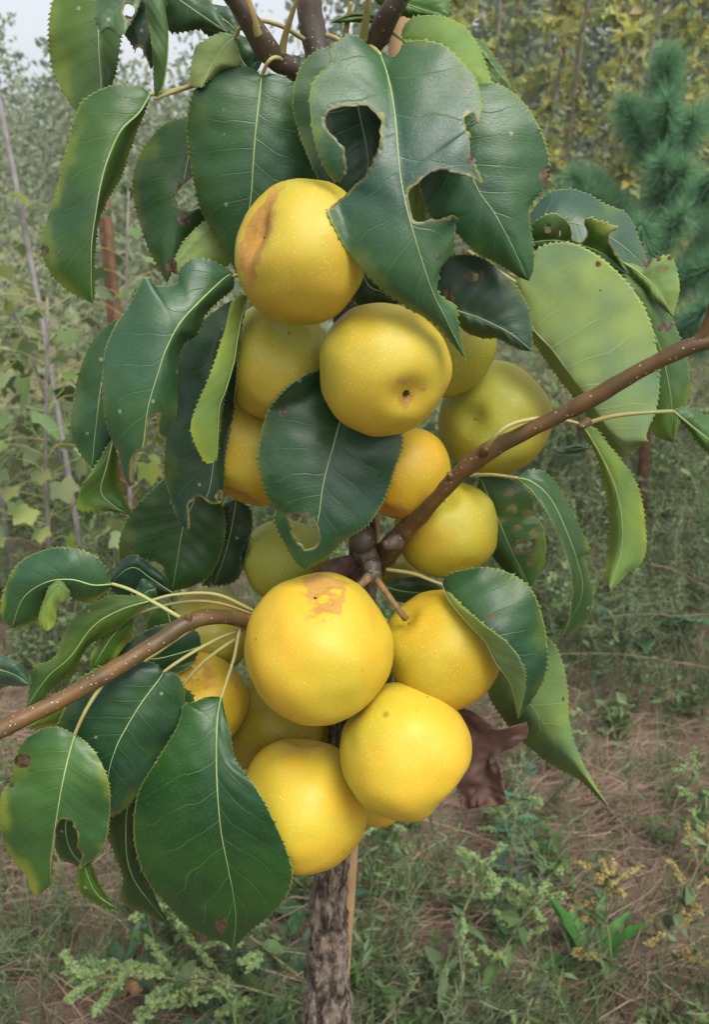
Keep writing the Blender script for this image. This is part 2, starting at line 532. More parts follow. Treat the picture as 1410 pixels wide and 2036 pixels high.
def pear_mesh(r, seed, asp=.91, dim=.16, lump=.02, crease=0.0):
    ns, nr = 60, 38
    V, pol = [], []
    sx = random.Random(seed)
    o1 = sx.random() * 20
    for i in range(nr + 1):
        th = math.pi * (0.004 + .992 * i / nr)
        for k in range(ns):
            ph = 2 * math.pi * k / ns
            d = np.array([math.sin(th) * math.cos(ph), math.sin(th) * math.sin(ph), math.cos(th)])
            lum = 1 + lump * 2.2 * noise.noise(d * 1.3 + o1) + lump * .6 * noise.noise(d * 3.1 + o1)
            # squarer shoulders
            rr = math.sin(th) ** .93 if 0 < th < math.pi else 0
            z = math.copysign(abs(math.cos(th)) ** .95, math.cos(th)) * asp
            z -= dim * math.exp(-(th / .27) ** 2)
            z += dim * .8 * math.exp(-((math.pi - th) / .22) ** 2)
            if crease and th < 1.2:
                lum -= crease * math.exp(-(d[0] / .10) ** 2) * math.exp(-(d[1] / .42) ** 2)
            V.append((rr * math.cos(ph) * lum * r, rr * math.sin(ph) * lum * r, z * lum * r))
            pol.append(math.cos(math.hypot(d[0] * 1.75, d[1] * .80)) if crease and th < 1.3 else math.cos(th))
    F = []
    for i in range(nr):
        for k in range(ns):
            k2 = (k + 1) % ns
            F.append((i * ns + k, (i + 1) * ns + k, (i + 1) * ns + k2, i * ns + k2))
    return V, F, pol

PEARS = []
def pear(cx, cy, rpx, Y, col, eye, russet, label, asp=.91, stalk=None, dim=.16, lump=.034, eye_dark=True, crease=0.0):
    """eye: direction of the flower end (right, up, towards viewer)"""
    c = P(cx, cy, Y); r = rpx * depth(c) / FPX
    root = empty('pear', c)
    V, F, pol = pear_mesh(r, len(PEARS) * 13 + 5, asp, dim, lump, crease)
    body = build('flesh', V, F, M['pear'], root, attrs={'polar': pol})
    ax = Vector(cam_dir(*eye))
    q = ax.to_track_quat('Z', 'Y')
    body.rotation_euler = q.to_euler()
    body.color = (*col, 1)
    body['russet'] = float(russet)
    if eye_dark:
        # dried flower remains at the bottom of the eye
        mb = MB()
        rz = r * (asp - dim)
        for k in range(9):
            a = 2 * math.pi * k / 9 + random.uniform(-.2, .2)
            a2 = a + .35
            l = random.uniform(.05, .085) * r
            p0 = [math.cos(a) * .045 * r, math.sin(a) * .045 * r, rz + .002 * r]
            p1 = [math.cos(a2) * .045 * r, math.sin(a2) * .045 * r, rz + .002 * r]
            p2 = [math.cos(a + .17) * .075 * r, math.sin(a + .17) * .075 * r, rz + l]
            mb.add([p0, p1, p2], [(0, 1, 2)])
        mb.add([(math.cos(2 * math.pi * k / 10) * .05 * r, math.sin(2 * math.pi * k / 10) * .05 * r, rz + .012 * r) for k in range(10)] + [(0, 0, rz + .004 * r)],
               [(k, (k + 1) % 10, 10) for k in range(10)])
        cy_ = mb.build('calyx', M['calyx'], root)
        cy_.rotation_euler = q.to_euler()
    if stalk:
        pts = [P(*s) for s in stalk]
        st = tube('stalk', pts, [.0022, .0017, .0022], M['spur'], None, 8, rough=.15, freq=400)
        adopt(st, root)
    tag(root, label, 'pear', 'pears clustered along the trunk')
    PEARS.append((c, r * 1.0, cx, cy))
    return root

YB = (.72, .455, .020); YO = (.70, .41, .018); YG = (.58, .41, .028); OL = (.42, .315, .022); OG = (.44, .36, .03)
pear(601, 503, 137, .430, (0.560, 0.408, 0.045), (-.72, .10, .68), .75, 'topmost yellow pear with a long russet scar beside its sunken eye', dim=.15, crease=.075, eye_dark=False)
pear(764, 735, 131, .430, (0.550, 0.413, 0.045), (.36, -.54, .76), .30, 'speckled yellow pear with a small dark eye, right below the topmost one', asp=.98, dim=.17)
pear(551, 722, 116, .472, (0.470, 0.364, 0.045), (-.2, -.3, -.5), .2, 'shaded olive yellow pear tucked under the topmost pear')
pear(507, 892, 122, .497, (0.500, 0.354, 0.035), (-.3, -.8, .2), .5, 'half hidden golden pear at the left, behind the single central leaf', eye_dark=False)
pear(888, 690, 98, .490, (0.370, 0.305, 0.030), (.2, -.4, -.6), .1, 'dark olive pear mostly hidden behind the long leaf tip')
pear(985, 832, 112, .510, (0.429, 0.359, 0.045), (.5, .1, -.7), .1, 'large olive yellow pear at the far right, behind the rising branch')
pear(797, 938, 101, .474, (0.620, 0.370, 0.025), (-.35, -.85, .25), .9, 'orange yellow pear with a reddish scar, below the pear with a dark eye', eye_dark=False)
pear(888, 1050, 101, .500, (0.529, 0.394, 0.035), (.1, -.5, -.6), .1, 'smooth yellow pear under the brown branch on the right')
pear(570, 1113, 85, .520, (0.379, 0.345, 0.045), (-.1, -.6, -.4), .1, 'small greenish pear behind the bitten central leaf')
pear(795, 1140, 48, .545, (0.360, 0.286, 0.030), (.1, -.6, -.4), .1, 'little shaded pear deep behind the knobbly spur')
pear(633, 1288, 148, .432, (0.653, 0.430, 0.034), (-.02, .80, .60), .30, 'big flattened golden pear with an orange russet patch on top', asp=.93, dim=.07, eye_dark=False)
pear(883, 1292, 116, .452, (0.632, 0.403, 0.029), (.70, -.55, -.42), .2, 'golden pear hanging from a visible stalk, partly under a folded leaf', asp=1.0,
     stalk=[(748, 1150, .456), (772, 1184, .447), (795, 1215, .441), (807, 1230, .442)])
pear(805, 1491, 132, .418, (0.673, 0.449, 0.037), (.72, -.66, .18), .35, 'bright golden pear with dark flecks, lowest on the right in front of a brown leaf', asp=.96, crease=.06, eye_dark=False)
pear(600, 1603, 130, .436, (0.663, 0.439, 0.034), (-.05, -.96, .14), .55, 'lowest bright yellow pear, hanging over the trunk beside the big dark leaf', asp=1.0)
pear(394, 1396, 98, .476, (0.593, 0.383, 0.029), (.10, .62, .62), .35, 'yellow pear with a pale russet top behind the leaf stalks on the left', dim=.10, eye_dark=False)
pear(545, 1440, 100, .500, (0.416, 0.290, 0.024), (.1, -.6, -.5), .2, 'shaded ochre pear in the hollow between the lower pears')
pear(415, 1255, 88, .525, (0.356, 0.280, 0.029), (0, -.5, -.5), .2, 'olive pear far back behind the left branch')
pear(682, 1470, 82, .520, (0.475, 0.318, 0.024), (0, -.5, -.5), .2, 'sliver of ochre pear seen between the two lowest front pears')
pear(742, 1568, 76, .505, (0.554, 0.356, 0.024), (0, -.7, -.2), .2, 'ochre pear peeping out below the lowest right pear')

# ------------------------------------------------------------------ the pear tree: trunk and branches
tree = empty('pear_tree', (float(P(655, 2036, .50)[0]), .50, 0))
tag(tree, 'young pear tree laden with yellow fruit and large glossy leaves, in the foreground', 'tree')

def branch(name, pts, m, parent=tree, sides=12, n=None, rough=.15, freq=110, ridges=0.0):
    """pts: (px, py, Y, width in px)"""
    W = np.array([P(a, b, c) for a, b, c, d in pts])
    R = [p[3] / 2 * depth(w) / FPX for p, w in zip(pts, W)]
    return tube(name, W, R, m, parent, sides, n or len(pts) * 8, rough=rough, freq=freq, ridges=ridges)

zb = P(655, 2036, .50)
low = [(float(zb[0]), .50, -.06), (float(zb[0]), .50, .2)]
pts = [(652, 2050, .50, 82), (650, 1950, .50, 74), (653, 1850, .50, 66), (656, 1750, .50, 58), (672, 1600, .50, 62), (695, 1400, .50, 62), (712, 1200, .50, 64), (722, 1120, .50, 62)]
W = [np.array(low[0]), np.array(low[1])] + [P(a, b, c) for a, b, c, d in pts]
R = [.022, .019] + [d / 2 * depth(P(a, b, c)) / FPX for a, b, c, d in pts]
tube('trunk', W, R, M['trunk'], tree, 56, 260, rough=.20, freq=140, ridges=.55)
branch('trunk', [(722, 1130, .50, 66), (722, 1085, .50, 56), (722, 1050, .50, 52), (712, 950, .50, 52), (700, 800, .50, 52), (690, 640, .50, 54), (665, 400, .50, 56), (645, 200, .50, 58), (632, 100, .50, 56), (618, 40, .50, 50), (612, -60, .50, 46), (600, -260, .50, 40)], M['dark_twig'], sides=18, n=110, rough=.12, freq=120)
branch('branch', [(745, 1125, .495, 50), (775, 1092, .478, 48), (805, 1056, .466, 40), (862, 998, .440, 30), (905, 950, .428, 33), (960, 905, .420, 36), (1040, 862, .412, 31), (1120, 822, .406, 31), (1160, 803, .403, 36), (1280, 733, .394, 31), (1370, 690, .388, 35), (1440, 668, .384, 28), (1560, 590, .375, 24)], M['twig'], n=120)
branch('branch', [(690, 1250, .49, 34), (600, 1240, .475, 34), (505, 1236, .455, 30), (430, 1226, .440, 31), (375, 1238, .430, 34), (300, 1284, .418, 33), (215, 1338, .406, 35), (120, 1392, .394, 32), (0, 1450, .380, 36), (-140, 1520, .365, 34)], M['twig'], n=110)
branch('branch', [(640, 240, .50, 44), (595, 150, .487, 40), (555, 122, .478, 42), (525, 92, .470, 50), (503, 55, .463, 44), (478, 15, .456, 40), (445, -30, .450, 38), (380, -130, .44, 34)], M['dark_twig'], n=80)
branch('branch', [(690, 240, .50, 42), (722, 120, .487, 40), (745, 85, .480, 44), (765, 45, .472, 44), (795, -5, .465, 40), (860, -110, .455, 34)], M['dark_twig'], n=60)
branch('branch', [(512, 70, .462, 22), (503, 40, .458, 20), (494, 10, .455, 17), (480, -40, .452, 13)], M['petiole_red'], n=24)
branch('branch', [(560, 108, .474, 18), (566, 75, .470, 13), (575, 45, .466, 11), (592, -5, .460, 8), (612, -60, .455, 7)], M['petiole_red'], n=26)
branch('branch', [(722, 80, .476, 20), (727, 45, .470, 15), (732, 5, .464, 12), (738, -50, .458, 10)], M['petiole_red'], n=24)
branch('branch', [(686, 75, .492, 12), (692, 40, .490, 10), (698, 5, .488, 9)], M['petiole_red'], n=16)
branch('branch', [(1378, 688, .388, 30), (1398, 664, .386, 22), (1412, 630, .384, 17), (1420, 590, .382, 13)], M['twig'], n=20)
# fruit spur
branch('spur', [(722, 1095, .480, 44), (735, 1110, .470, 40), (742, 1130, .462, 38), (741, 1148, .458, 34), (740, 1160, .456, 22)], M['dark_twig'], sides=14, n=30, rough=.35, freq=220)
branch('spur', [(735, 1146, .456, 20), (722, 1158, .452, 16), (706, 1172, .450, 14), (690, 1190, .450, 12)], M['spur'], n=16, rough=.2, freq=300)
branch('spur', [(722, 1060, .478, 50), (722, 1072, .474, 52), (724, 1085, .476, 46)], M['dark_twig'], n=14, rough=.1)
branch('spur', [(790, 1075, .462, 40), (772, 1082, .455, 22), (766, 1080, .452, 12)], M['dark_twig'], n=14, rough=.3, freq=200)
branch('spur', [(960, 905, .420, 20), (962, 897, .413, 20), (968, 893, .408, 14)], M['twig'], n=10)
branch('spur', [(1168, 838, .402, 22), (1160, 845, .398, 18), (1154, 848, .395, 12)], M['twig'], n=10)

# buds and old leaf scars at the nodes
for bx, by, bY, dx, dy in ((1282, 732, .394, 4, 14), (905, 950, .428, -14, -6), (212, 1340, .406, -4, 15), (372, 1238, .430, 4, -14), (530, 96, .470, -24, 6), (500, 50, .463, 20, 6), (752, 76, .478, 24, 6), (620, 60, .50, -26, -8), (640, 100, .50, 28, -6)):
    branch('bud', [(bx, by, bY, 20), (bx + dx * .6, by + dy * .6, bY - .002, 18), (bx + dx * .85, by + dy * .85 - 2, bY - .003, 11), (bx + dx * 1.0, by + dy * 1.0 - 5, bY - .003, 4)], M['twig'], sides=8, n=9, rough=.25, freq=300)

# the stake the tree is tied to
def stake():
    a, b = P(806, -40, .545), P(674, 2036, .545)
    d = (b - a) / (a[2] - b[2])
    bot = b + d * (b[2] + .05); top = a - d * .25
    W = [bot, bot * .66 + top * .34, bot * .33 + top * .67, top]
    o = tube('stake', W, [.0062, .0064, .0068, .0074], M['stake'], None, 14, 60, rough=.05, freq=60)
    tag(o, 'slim tan wooden stake standing right behind the pear tree trunk', 'stake')
stake()
# ------------------------------------------------------------------ leaves of the pear tree
def in_poly(x, y, poly):
    inside = np.zeros(x.shape, bool)
    n = len(poly)
    for i in range(n):
        x1, y1 = poly[i]; x2, y2 = poly[(i + 1) % n]
        c = ((y1 > y) != (y2 > y)) & (x < (x2 - x1) * (y - y1) / ((y2 - y1) if y2 != y1 else 1e-9) + x1)
        inside ^= c
    return inside

def snap_poly(x, y, poly):
    best = np.full(x.shape, 1e9); bx = x.copy(); by = y.copy()
    n = len(poly)
    for i in range(n):
        x1, y1 = poly[i]; x2, y2 = poly[(i + 1) % n]
        dx, dy = x2 - x1, y2 - y1
        t = np.clip(((x - x1) * dx + (y - y1) * dy) / (dx * dx + dy * dy + 1e-9), 0, 1)
        qx, qy = x1 + t * dx, y1 + t * dy
        d = (qx - x) ** 2 + (qy - y) ** 2
        m = d < best
        best[m] = d[m]; bx[m] = qx[m]; by[m] = qy[m]
    return bx, by

def ragged(poly, amp=2.2, seed=0):
    """nibbled outline: short irregular steps"""
    rr = random.Random(seed)
    out = []
    for i in range(len(poly)):
        a, b = poly[i], poly[(i + 1) % len(poly)]
        L = math.hypot(b[0] - a[0], b[1] - a[1])
        k = max(1, int(L / 7))
        for j in range(k):
            t = j / k
            out.append((a[0] + (b[0] - a[0]) * t + rr.uniform(-amp, amp), a[1] + (b[1] - a[1]) * t + rr.uniform(-amp, amp)))
    return out

def ring(x, y, rx, ry=None, k=9):
    ry = ry or rx
    return [(x + rx * math.cos(2 * math.pi * i / k), y + ry * math.sin(2 * math.pi * i / k)) for i in range(k)]

TOP = (.028, .086, .034)
TOPD = (.022, .075, .034)       # older, bluer leaf
TOPY = (.075, .150, .035)       # younger, yellower leaf
UND = (.22, .30, .125)
LEAF_N = [0]

def leaf(mid, A, B, Y, eA=.006, eB=.006, top=TOP, und=UND, yellow=.15, bites=(), spots=(), pet=None,
         bulge=.0016, wave=.0013, teeth=4.4, side='auto', label=None, mats=None, rib=1.0, pmat='petiole', crinkle=.0011, cfreq=45.0):
    LEAF_N[0] += 1
    if mats == 'D': mats = [M['dry_leaf'], M['dry_leaf']]
    under = mats == 'U'
    sd = LEAF_N[0]
    A = [mid[0]] + list(A) + [mid[-1]]; B = [mid[0]] + list(B) + [mid[-1]]
    ln = lambda p: sum(math.dist(p[i], p[i + 1]) for i in range(len(p) - 1))
    L = max(ln(A), ln(B))
    n = int(np.clip(L / 3.4, 36, 165)); n -= n % 3
    wid = max(np.abs(np.array(resample(A, 9)) - np.array(resample(mid, 9))).max(), np.abs(np.array(resample(B, 9)) - np.array(resample(mid, 9))).max())
    m = int(np.clip(wid / 9, 6, 15))
    pm, pa, pb = resample(mid, n), resample(A, n), resample(B, n)
    u = np.linspace(0, 1, n)
    y0, y1, y2 = Y
    ym = y0 * (1 - u) * (1 - 2 * u) + 4 * y1 * u * (1 - u) + y2 * u * (2 * u - 1)
    prof = np.sin(np.pi * np.clip(u, 0, 1)) ** .65
    # toothed margin
    saw = np.array([0, .08, 1.0])[np.arange(n) % 3] * np.clip(u * 14, 0, 1) * np.clip((1 - u) * 14, .15, 1)
    rr = np.random.default_rng(sd)
    saw = saw * rr.uniform(.25, 1.35, n) * (rr.random(n) > .12)
    def edge(pe):
        o = pe - pm; o = o / (np.linalg.norm(o, axis=1)[:, None] + 1e-6)
        tg = np.gradient(pe, axis=0); tg /= np.linalg.norm(tg, axis=1)[:, None] + 1e-6
        nn = np.stack([-tg[:, 1], tg[:, 0]], 1)
        nn *= np.sign((nn * o).sum(1))[:, None]
        return (nn * teeth + tg * teeth * .7) * saw[:, None]
    ta, tb = edge(pa), edge(pb)
    cols = np.concatenate([-(np.linspace(1, 0, m + 1)[:-1] ** .9), [0], np.linspace(0, 1, m + 1)[1:] ** .9])
    cols = np.concatenate([[-1, -.975], cols[1:-1], [.975, 1]])
    m += 1
    X = np.zeros((n, len(cols))); Yp = X.copy(); D = X.copy()
    ph = rr.uniform(0, 6, 4)
    for j, t in enumerate(cols):
        a = abs(t); e = pa if t < 0 else pb; ee = eA if t < 0 else eB
        q = pm * (1 - a) + e * a + (ta if t < 0 else tb) * a ** 30
        X[:, j], Yp[:, j] = q[:, 0], q[:, 1]
        D[:, j] = ym + ee * prof * a ** 1.3 - bulge * prof * 4 * a * (1 - a)
        D[:, j] += wave * a ** 1.5 * prof * np.sin(u * 17 + ph[0] + (2.1 if t < 0 else 0)) + wave * .7 * a * np.sin(u * 9 + ph[1] + t * 2)
        # quilting between the side veins
        D[:, j] += .00016 * np.sin((u * 8.6 - a ** .8 * 1.55 + (.43 if t > 0 else 0)) * 2 * math.pi) * (a > 0) * prof
    uvU = np.repeat(u[:, None], len(cols), 1); uvV = np.repeat((cols * .5 + .5)[None], n, 0)
    # bites and holes
    dead = np.zeros(X.shape, bool)
    for bi, poly in enumerate(bites):
        poly = ragged(poly, 3.0 if len(poly) > 9 else 1.6, sd * 31 + bi)
        ins = in_poly(X, Yp, poly)
        dead |= ins
    nc = len(cols)
    idx = np.arange(n * nc).reshape(n, nc)
    Q = np.stack([idx[:-1, :-1], idx[1:, :-1], idx[1:, 1:], idx[:-1, 1:]], -1).reshape(-1, 4)
    dflat = dead.ravel()
    Q = Q[~dflat[Q].all(1)]
    if dead.any():
        for bi, poly in enumerate(bites):
            poly = ragged(poly, 3.0 if len(poly) > 9 else 1.6, sd * 31 + bi)
            ins = in_poly(X, Yp, poly)
            bx, by = snap_poly(X[ins], Yp[ins], poly)
            X[ins], Yp[ins] = bx, by
    gnaw = np.zeros(X.shape)
    for bi, poly in enumerate(bites):
        poly = ragged(poly, 3.0 if len(poly) > 9 else 1.6, sd * 31 + bi)
        bx, by = snap_poly(X, Yp, poly)
        gnaw = np.maximum(gnaw, np.clip(1.15 - np.hypot(bx - X, by - Yp) / 6.5, 0, 1))
    Wd = P(X, Yp, D)
    cr = np.array([noise.noise((q[0] * cfreq + sd, q[1] * cfreq, q[2] * cfreq)) + .5 * noise.noise((q[0] * cfreq * 2.3, q[1] * cfreq * 2.3 + sd, q[2] * cfreq * 2.3)) for q in Wd.reshape(-1, 3)]).reshape(X.shape)
    D = D + crinkle * cr * np.clip(np.abs(cols)[None] * 3, .15, 1)
    Wd = P(X, Yp, D)
    # leaves lie on the fruit, they do not pass through it
    cam0 = np.array([0, 0, CAMZ])
    for c, r, _, _ in PEARS:
        r = r * 1.0 + .0012
        ray = Wd - cam0; t = np.linalg.norm(ray, axis=-1); dr = ray / t[..., None]
        b = (dr * (c - cam0)).sum(-1); c2 = ((c - cam0) ** 2).sum() - r * r
        disc = b * b - c2
        inside = ((Wd - c) ** 2).sum(-1) < r * r
        if inside.any():
            s = np.sqrt(np.maximum(disc, 0))
            front = (t < b) if side == 'auto' else np.full(t.shape, side == 'front')
            if side == 'auto':
                front = np.full(t.shape, (t[inside] < b[inside]).mean() > .5)
            t2 = np.where(front, b - s, b + s)
            Wd = np.where(inside[..., None], cam0 + dr * t2[..., None], Wd)
    du = np.gradient(Wd, axis=0); dv = np.gradient(Wd, axis=1)
    nr = np.cross(du, dv); nr /= np.linalg.norm(nr, axis=-1)[..., None] + 1e-12
    # front (upper) face is the +normal side
    if np.isnan(nr).any(): nr = np.nan_to_num(nr)
    th = .00035
    raw = np.cross(du, dv)
    facing = (raw * (cam0 - Wd)).sum() > 0
    if not isinstance(mats, list):
        mats = [M['leaf_top'], M['leaf_under']] if facing != under else [M['leaf_under'], M['leaf_top']]
    topV = (Wd + nr * th * .5).reshape(-1, 3); botV = (Wd - nr * th * .5).reshape(-1, 3)
    N = n * nc
    F = [Q, Q[:, ::-1] + N]
    midx = [np.zeros(len(Q)), np.ones(len(Q))]
    ed = {}
    for q in Q:
        for a_, b_ in ((q[0], q[1]), (q[1], q[2]), (q[2], q[3]), (q[3], q[0])):
            if (b_, a_) in ed: del ed[(b_, a_)]
            else: ed[(a_, b_)] = 1
    rim = np.array([(b_, a_, a_ + N, b_ + N) for a_, b_ in ed])
    F.append(rim); midx.append(np.ones(len(rim)))
    bl = np.zeros(N)
    for s in spots:
        sx_, sy_, sr = s[:3]; sq = s[3] if len(s) > 3 else 1.0
        dd = np.sqrt((X.ravel() - sx_) ** 2 + ((Yp.ravel() - sy_) / sq) ** 2) / sr
        bl = np.maximum(bl, np.clip(1.25 - dd * .75, 0, 1))
    base = Wd[0, m].copy()
    uv = np.stack([uvU.ravel(), uvV.ravel()], 1)
    V = np.vstack([topV, botV]) - base
    FQ = np.vstack(F)
    o = build('leaf', V, FQ, mats, None, np.concatenate(midx), np.vstack([uv, uv]), {'blotch': np.concatenate([bl, bl]), 'gnawed': np.concatenate([gnaw.ravel(), gnaw.ravel()])})
    o.location = base
    ut = TOP if under else top
    o['upper_tone'] = [ut[0] * .68, ut[1] * .75, ut[2] * .56]
    o['under_tone'] = [float(x) for x in (top if under else und)]
    o['yellowing'] = float(yellow)
    adopt(o, tree)
    if label: o['label'] = label
    # midrib
    ribp = Wd[:, m]
    keep = ~dead[:, m]
    last = n - 1
    if not keep.all():
        last = int(np.argmax(~keep)) if (~keep).any() else n - 1
    last = max(last - 1, 4)
    sub = ribp[:last + 1:3]
    if rib and len(sub) > 3:
        d0 = depth(base)
        rb = np.interp(np.linspace(0, last / n, len(sub)), [0, .5, 1], [.00056, .00034, .00011]) * rib
        sub = sub + nr[:last + 1:3, m] * .00012
        V2, F2 = tube_arrays(sub, rb, 6)
        r_ = build('midrib', V2 - base, tris(F2), M['midrib'], o)
    if pet:
        pp = [P(*q) for q in pet] + [ribp[0], ribp[1]]
        pl = tube('petiole', pp, [.00125, .0010, .00088], M[pmat], None, 8, max(12, len(pp) * 6), rough=.06, freq=200)
        pl.parent = o
        pl.location = Vector(pl.location) - Vector(base)
    return o

# each leaf: midrib base to tip, margin A, margin B (photograph pixels), distance at base, middle and tip
# --- upper left
leaf([(190, -70), (194, 0), (196, 100), (200, 180), (182, 232)], [(140, -50), (106, 0), (97, 75), (104, 135), (125, 182), (152, 220)], [(222, -50), (240, 20), (236, 100), (223, 165), (203, 210)],
     (.50, .492, .485), .008, .012, TOPY, yellow=.25, pet=[(250, -160, .49), (215, -110, .495)])
leaf([(292, -30), (250, 0), (215, 35), (200, 66)], [(280, -2), (262, 40), (240, 70), (216, 56)], [(250, -28), (205, -20), (190, 5), (190, 34)],
     (.474, .470, .466), -.004, .006, (.05, .12, .085), bites=[ring(256, 22, 13, 16)], pet=[(330, -80, .47)])
leaf([(318, -30), (300, 30), (283, 75), (272, 112)], [(330, 10), (318, 70), (302, 135), (290, 112)], [(280, -10), (250, 30), (243, 60), (262, 88)],
     (.480, .478, .474), .004, .004, (.016, .05, .035), bites=[[(262, 120), (272, 95), (283, 95), (287, 125), (300, 145), (260, 140)], ring(258, 22, 11, 14)])
leaf([(305, -40), (350, -5), (400, 30), (455, 66)], [(320, 20), (338, 62), (400, 57), (432, 62)], [(360, -40), (410, -5), (436, 30)],
     (.490, .486, .480), .006, .006, TOPD, pet=[(270, -90, .49)])
leaf([(309, 196), (325, 165), (333, 110), (333, 55), (322, -20)], [(306, 170), (305, 130), (298, 60), (286, -5), (290, -40)], [(318, 170), (326, 110), (326, 50), (316, -10)],
     (.462, .458, .462), .002, .016, (.09, .17, .06), yellow=.35, teeth=2.5, pet=[(388, 168, .475), (345, 182, .468), (318, 192, .463)])
leaf([(298, 187), (276, 224), (240, 260), (214, 316), (199, 370), (189, 430), (182, 480), (181, 540), (183, 604)], [(275, 172), (222, 171), (172, 195), (151, 226), (139, 272), (125, 322), (114, 372), (98, 422), (81, 470), (86, 512), (103, 546), (128, 571), (157, 590)],
     [(285, 226), (270, 262), (256, 302), (240, 347), (216, 391), (200, 426), (191, 462), (187, 520), (187, 580)],
     (.462, .442, .438), .010, .020, (.045, .115, .035), yellow=.45, spots=[(88, 497, 9), (120, 500, 4)], pet=[(440, 140, .480), (388, 168, .474), (330, 183, .466)])
leaf([(405, 222), (378, 300), (358, 400), (340, 480), (331, 562)], [(372, 233), (330, 245), (291, 285), (268, 330), (264, 380), (275, 432), (294, 490), (318, 536)], [(440, 290), (425, 380), (405, 445), (372, 485), (345, 530)],
     (.495, .484, .478), .008, .008, TOP, bites=[[(388, 348), (362, 368), (347, 390), (352, 412), (375, 421), (402, 412), (407, 350)]], spots=[(364, 438, 15, .7), (340, 532, 10, 1.6)], yellow=.3)
leaf([(520, 152), (515, 200), (508, 262), (503, 330), (499, 390), (488, 460), (471, 552)], [(500, 136), (452, 130), (411, 150), (386, 180), (375, 215), (370, 252), (375, 300), (385, 360), (401, 420), (431, 472), (462, 525)],
     [(545, 147), (580, 163), (603, 200), (621, 260), (632, 320), (627, 368), (600, 440), (535, 520), (492, 548)],
     (.470, .458, .466), .010, .010, (.032, .10, .052), side='back', pet=[(575, 130, .482), (552, 115, .470), (534, 122, .466)], pmat='petiole')
leaf([(480, 420), (430, 455), (390, 490), (338, 540)], [(470, 470), (460, 520), (420, 540), (370, 545)], [(450, 425), (405, 442), (366, 480), (348, 515)],
     (.480, .474, .470), .004, .004, (.18, .27, .13), mats='U', yellow=.05, spots=[(340, 530, 12, 1.5)])
leaf([(464, 549), (451, 549), (397, 599), (357, 643), (330, 694), (314, 742), (294, 810), (284, 885), (268, 935), (256, 968)],
     [(455, 538), (417, 518), (381, 516), (358, 536), (351, 564), (311, 570), (287, 552), (260, 600), (223, 659), (205, 718), (205, 798), (216, 857), (234, 897), (248, 947)],
     [(463, 572), (437, 595), (409, 623), (389, 667), (369, 678), (355, 710), (351, 758), (351, 818), (338, 853), (322, 885), (280, 950)],
     (.456, .420, .418), .012, .014, (.042, .115, .075), yellow=.10, bites=[[(294, 857), (287, 893), (261, 911), (261, 968), (302, 996), (345, 920), (330, 877), (311, 861), (318, 825), (297, 833)]],
     pet=[(500, 548, .468), (478, 546, .461)])
leaf([(232, 636), (205, 740), (190, 850), (182, 932)], [(222, 642), (188, 672), (160, 730), (145, 800), (141, 852), (154, 892)], [(255, 680), (262, 760), (245, 860), (210, 915)],
     (.462, .455, .450), .006, .006, (.028, .092, .052))
leaf([(226, 866), (212, 925), (200, 975), (222, 1003), (265, 1028)], [(195, 918), (170, 955), (156, 986), (158, 1014), (200, 1016), (238, 1018)], [(230, 890), (235, 937), (247, 992)],
     (.452, .447, .452), -.002, .010, (.05, .115, .025), yellow=.35)
leaf([(461, 596), (441, 700), (432, 800), (425, 910), (412, 985), (371, 1052)], [(400, 640), (358, 700), (345, 800), (330, 868), (327, 937), (338, 986), (356, 1036)], [(472, 690), (465, 800), (448, 900), (441, 980), (415, 1035)],
     (.485, .462, .450), .006, .006, (.020, .062, .042), bites=[[(376, 1018), (372, 1003), (393, 984), (417, 1001), (446, 1003), (446, 1056), (378, 1056)], ring(437, 990, 5, 12)], side='front')
leaf([(492, 588), (481, 627), (471, 679), (465, 718), (449, 774), (437, 806), (433, 861), (431, 916)], [(478, 588), (462, 603), (449, 651), (425, 726), (413, 758), (391, 810), (379, 846), (387, 882), (401, 909), (413, 921)], [(480, 650), (468, 720), (445, 790), (436, 860)],
     (.452, .436, .436), -.004, .018, (.16, .26, .06), mats='U', yellow=.5, pet=[(505, 585, .462)], side='front')
# --- the single leaf in the middle
leaf([(700, 770), (677, 837), (663, 886), (643, 961), (634, 1025), (620, 1085), (606, 1132)], [(668, 738), (636, 736), (594, 752), (554, 787), (529, 827), (517, 876), (514, 921), (527, 976), (548, 1010), (545, 1032), (564, 1075), (588, 1116)],
     [(760, 790), (797, 860), (798, 891), (787, 926), (763, 995), (728, 1045), (683, 1075), (648, 1110)],
     (.462, .432, .424), .008, .006, (.022, .076, .040), bites=[[(575, 1028), (594, 1023), (611, 1021), (624, 1033), (629, 1055), (637, 1067), (624, 1090), (611, 1095), (594, 1080), (580, 1050)]],
     spots=[(563, 820, 9)], pet=[(712, 730, .475)])
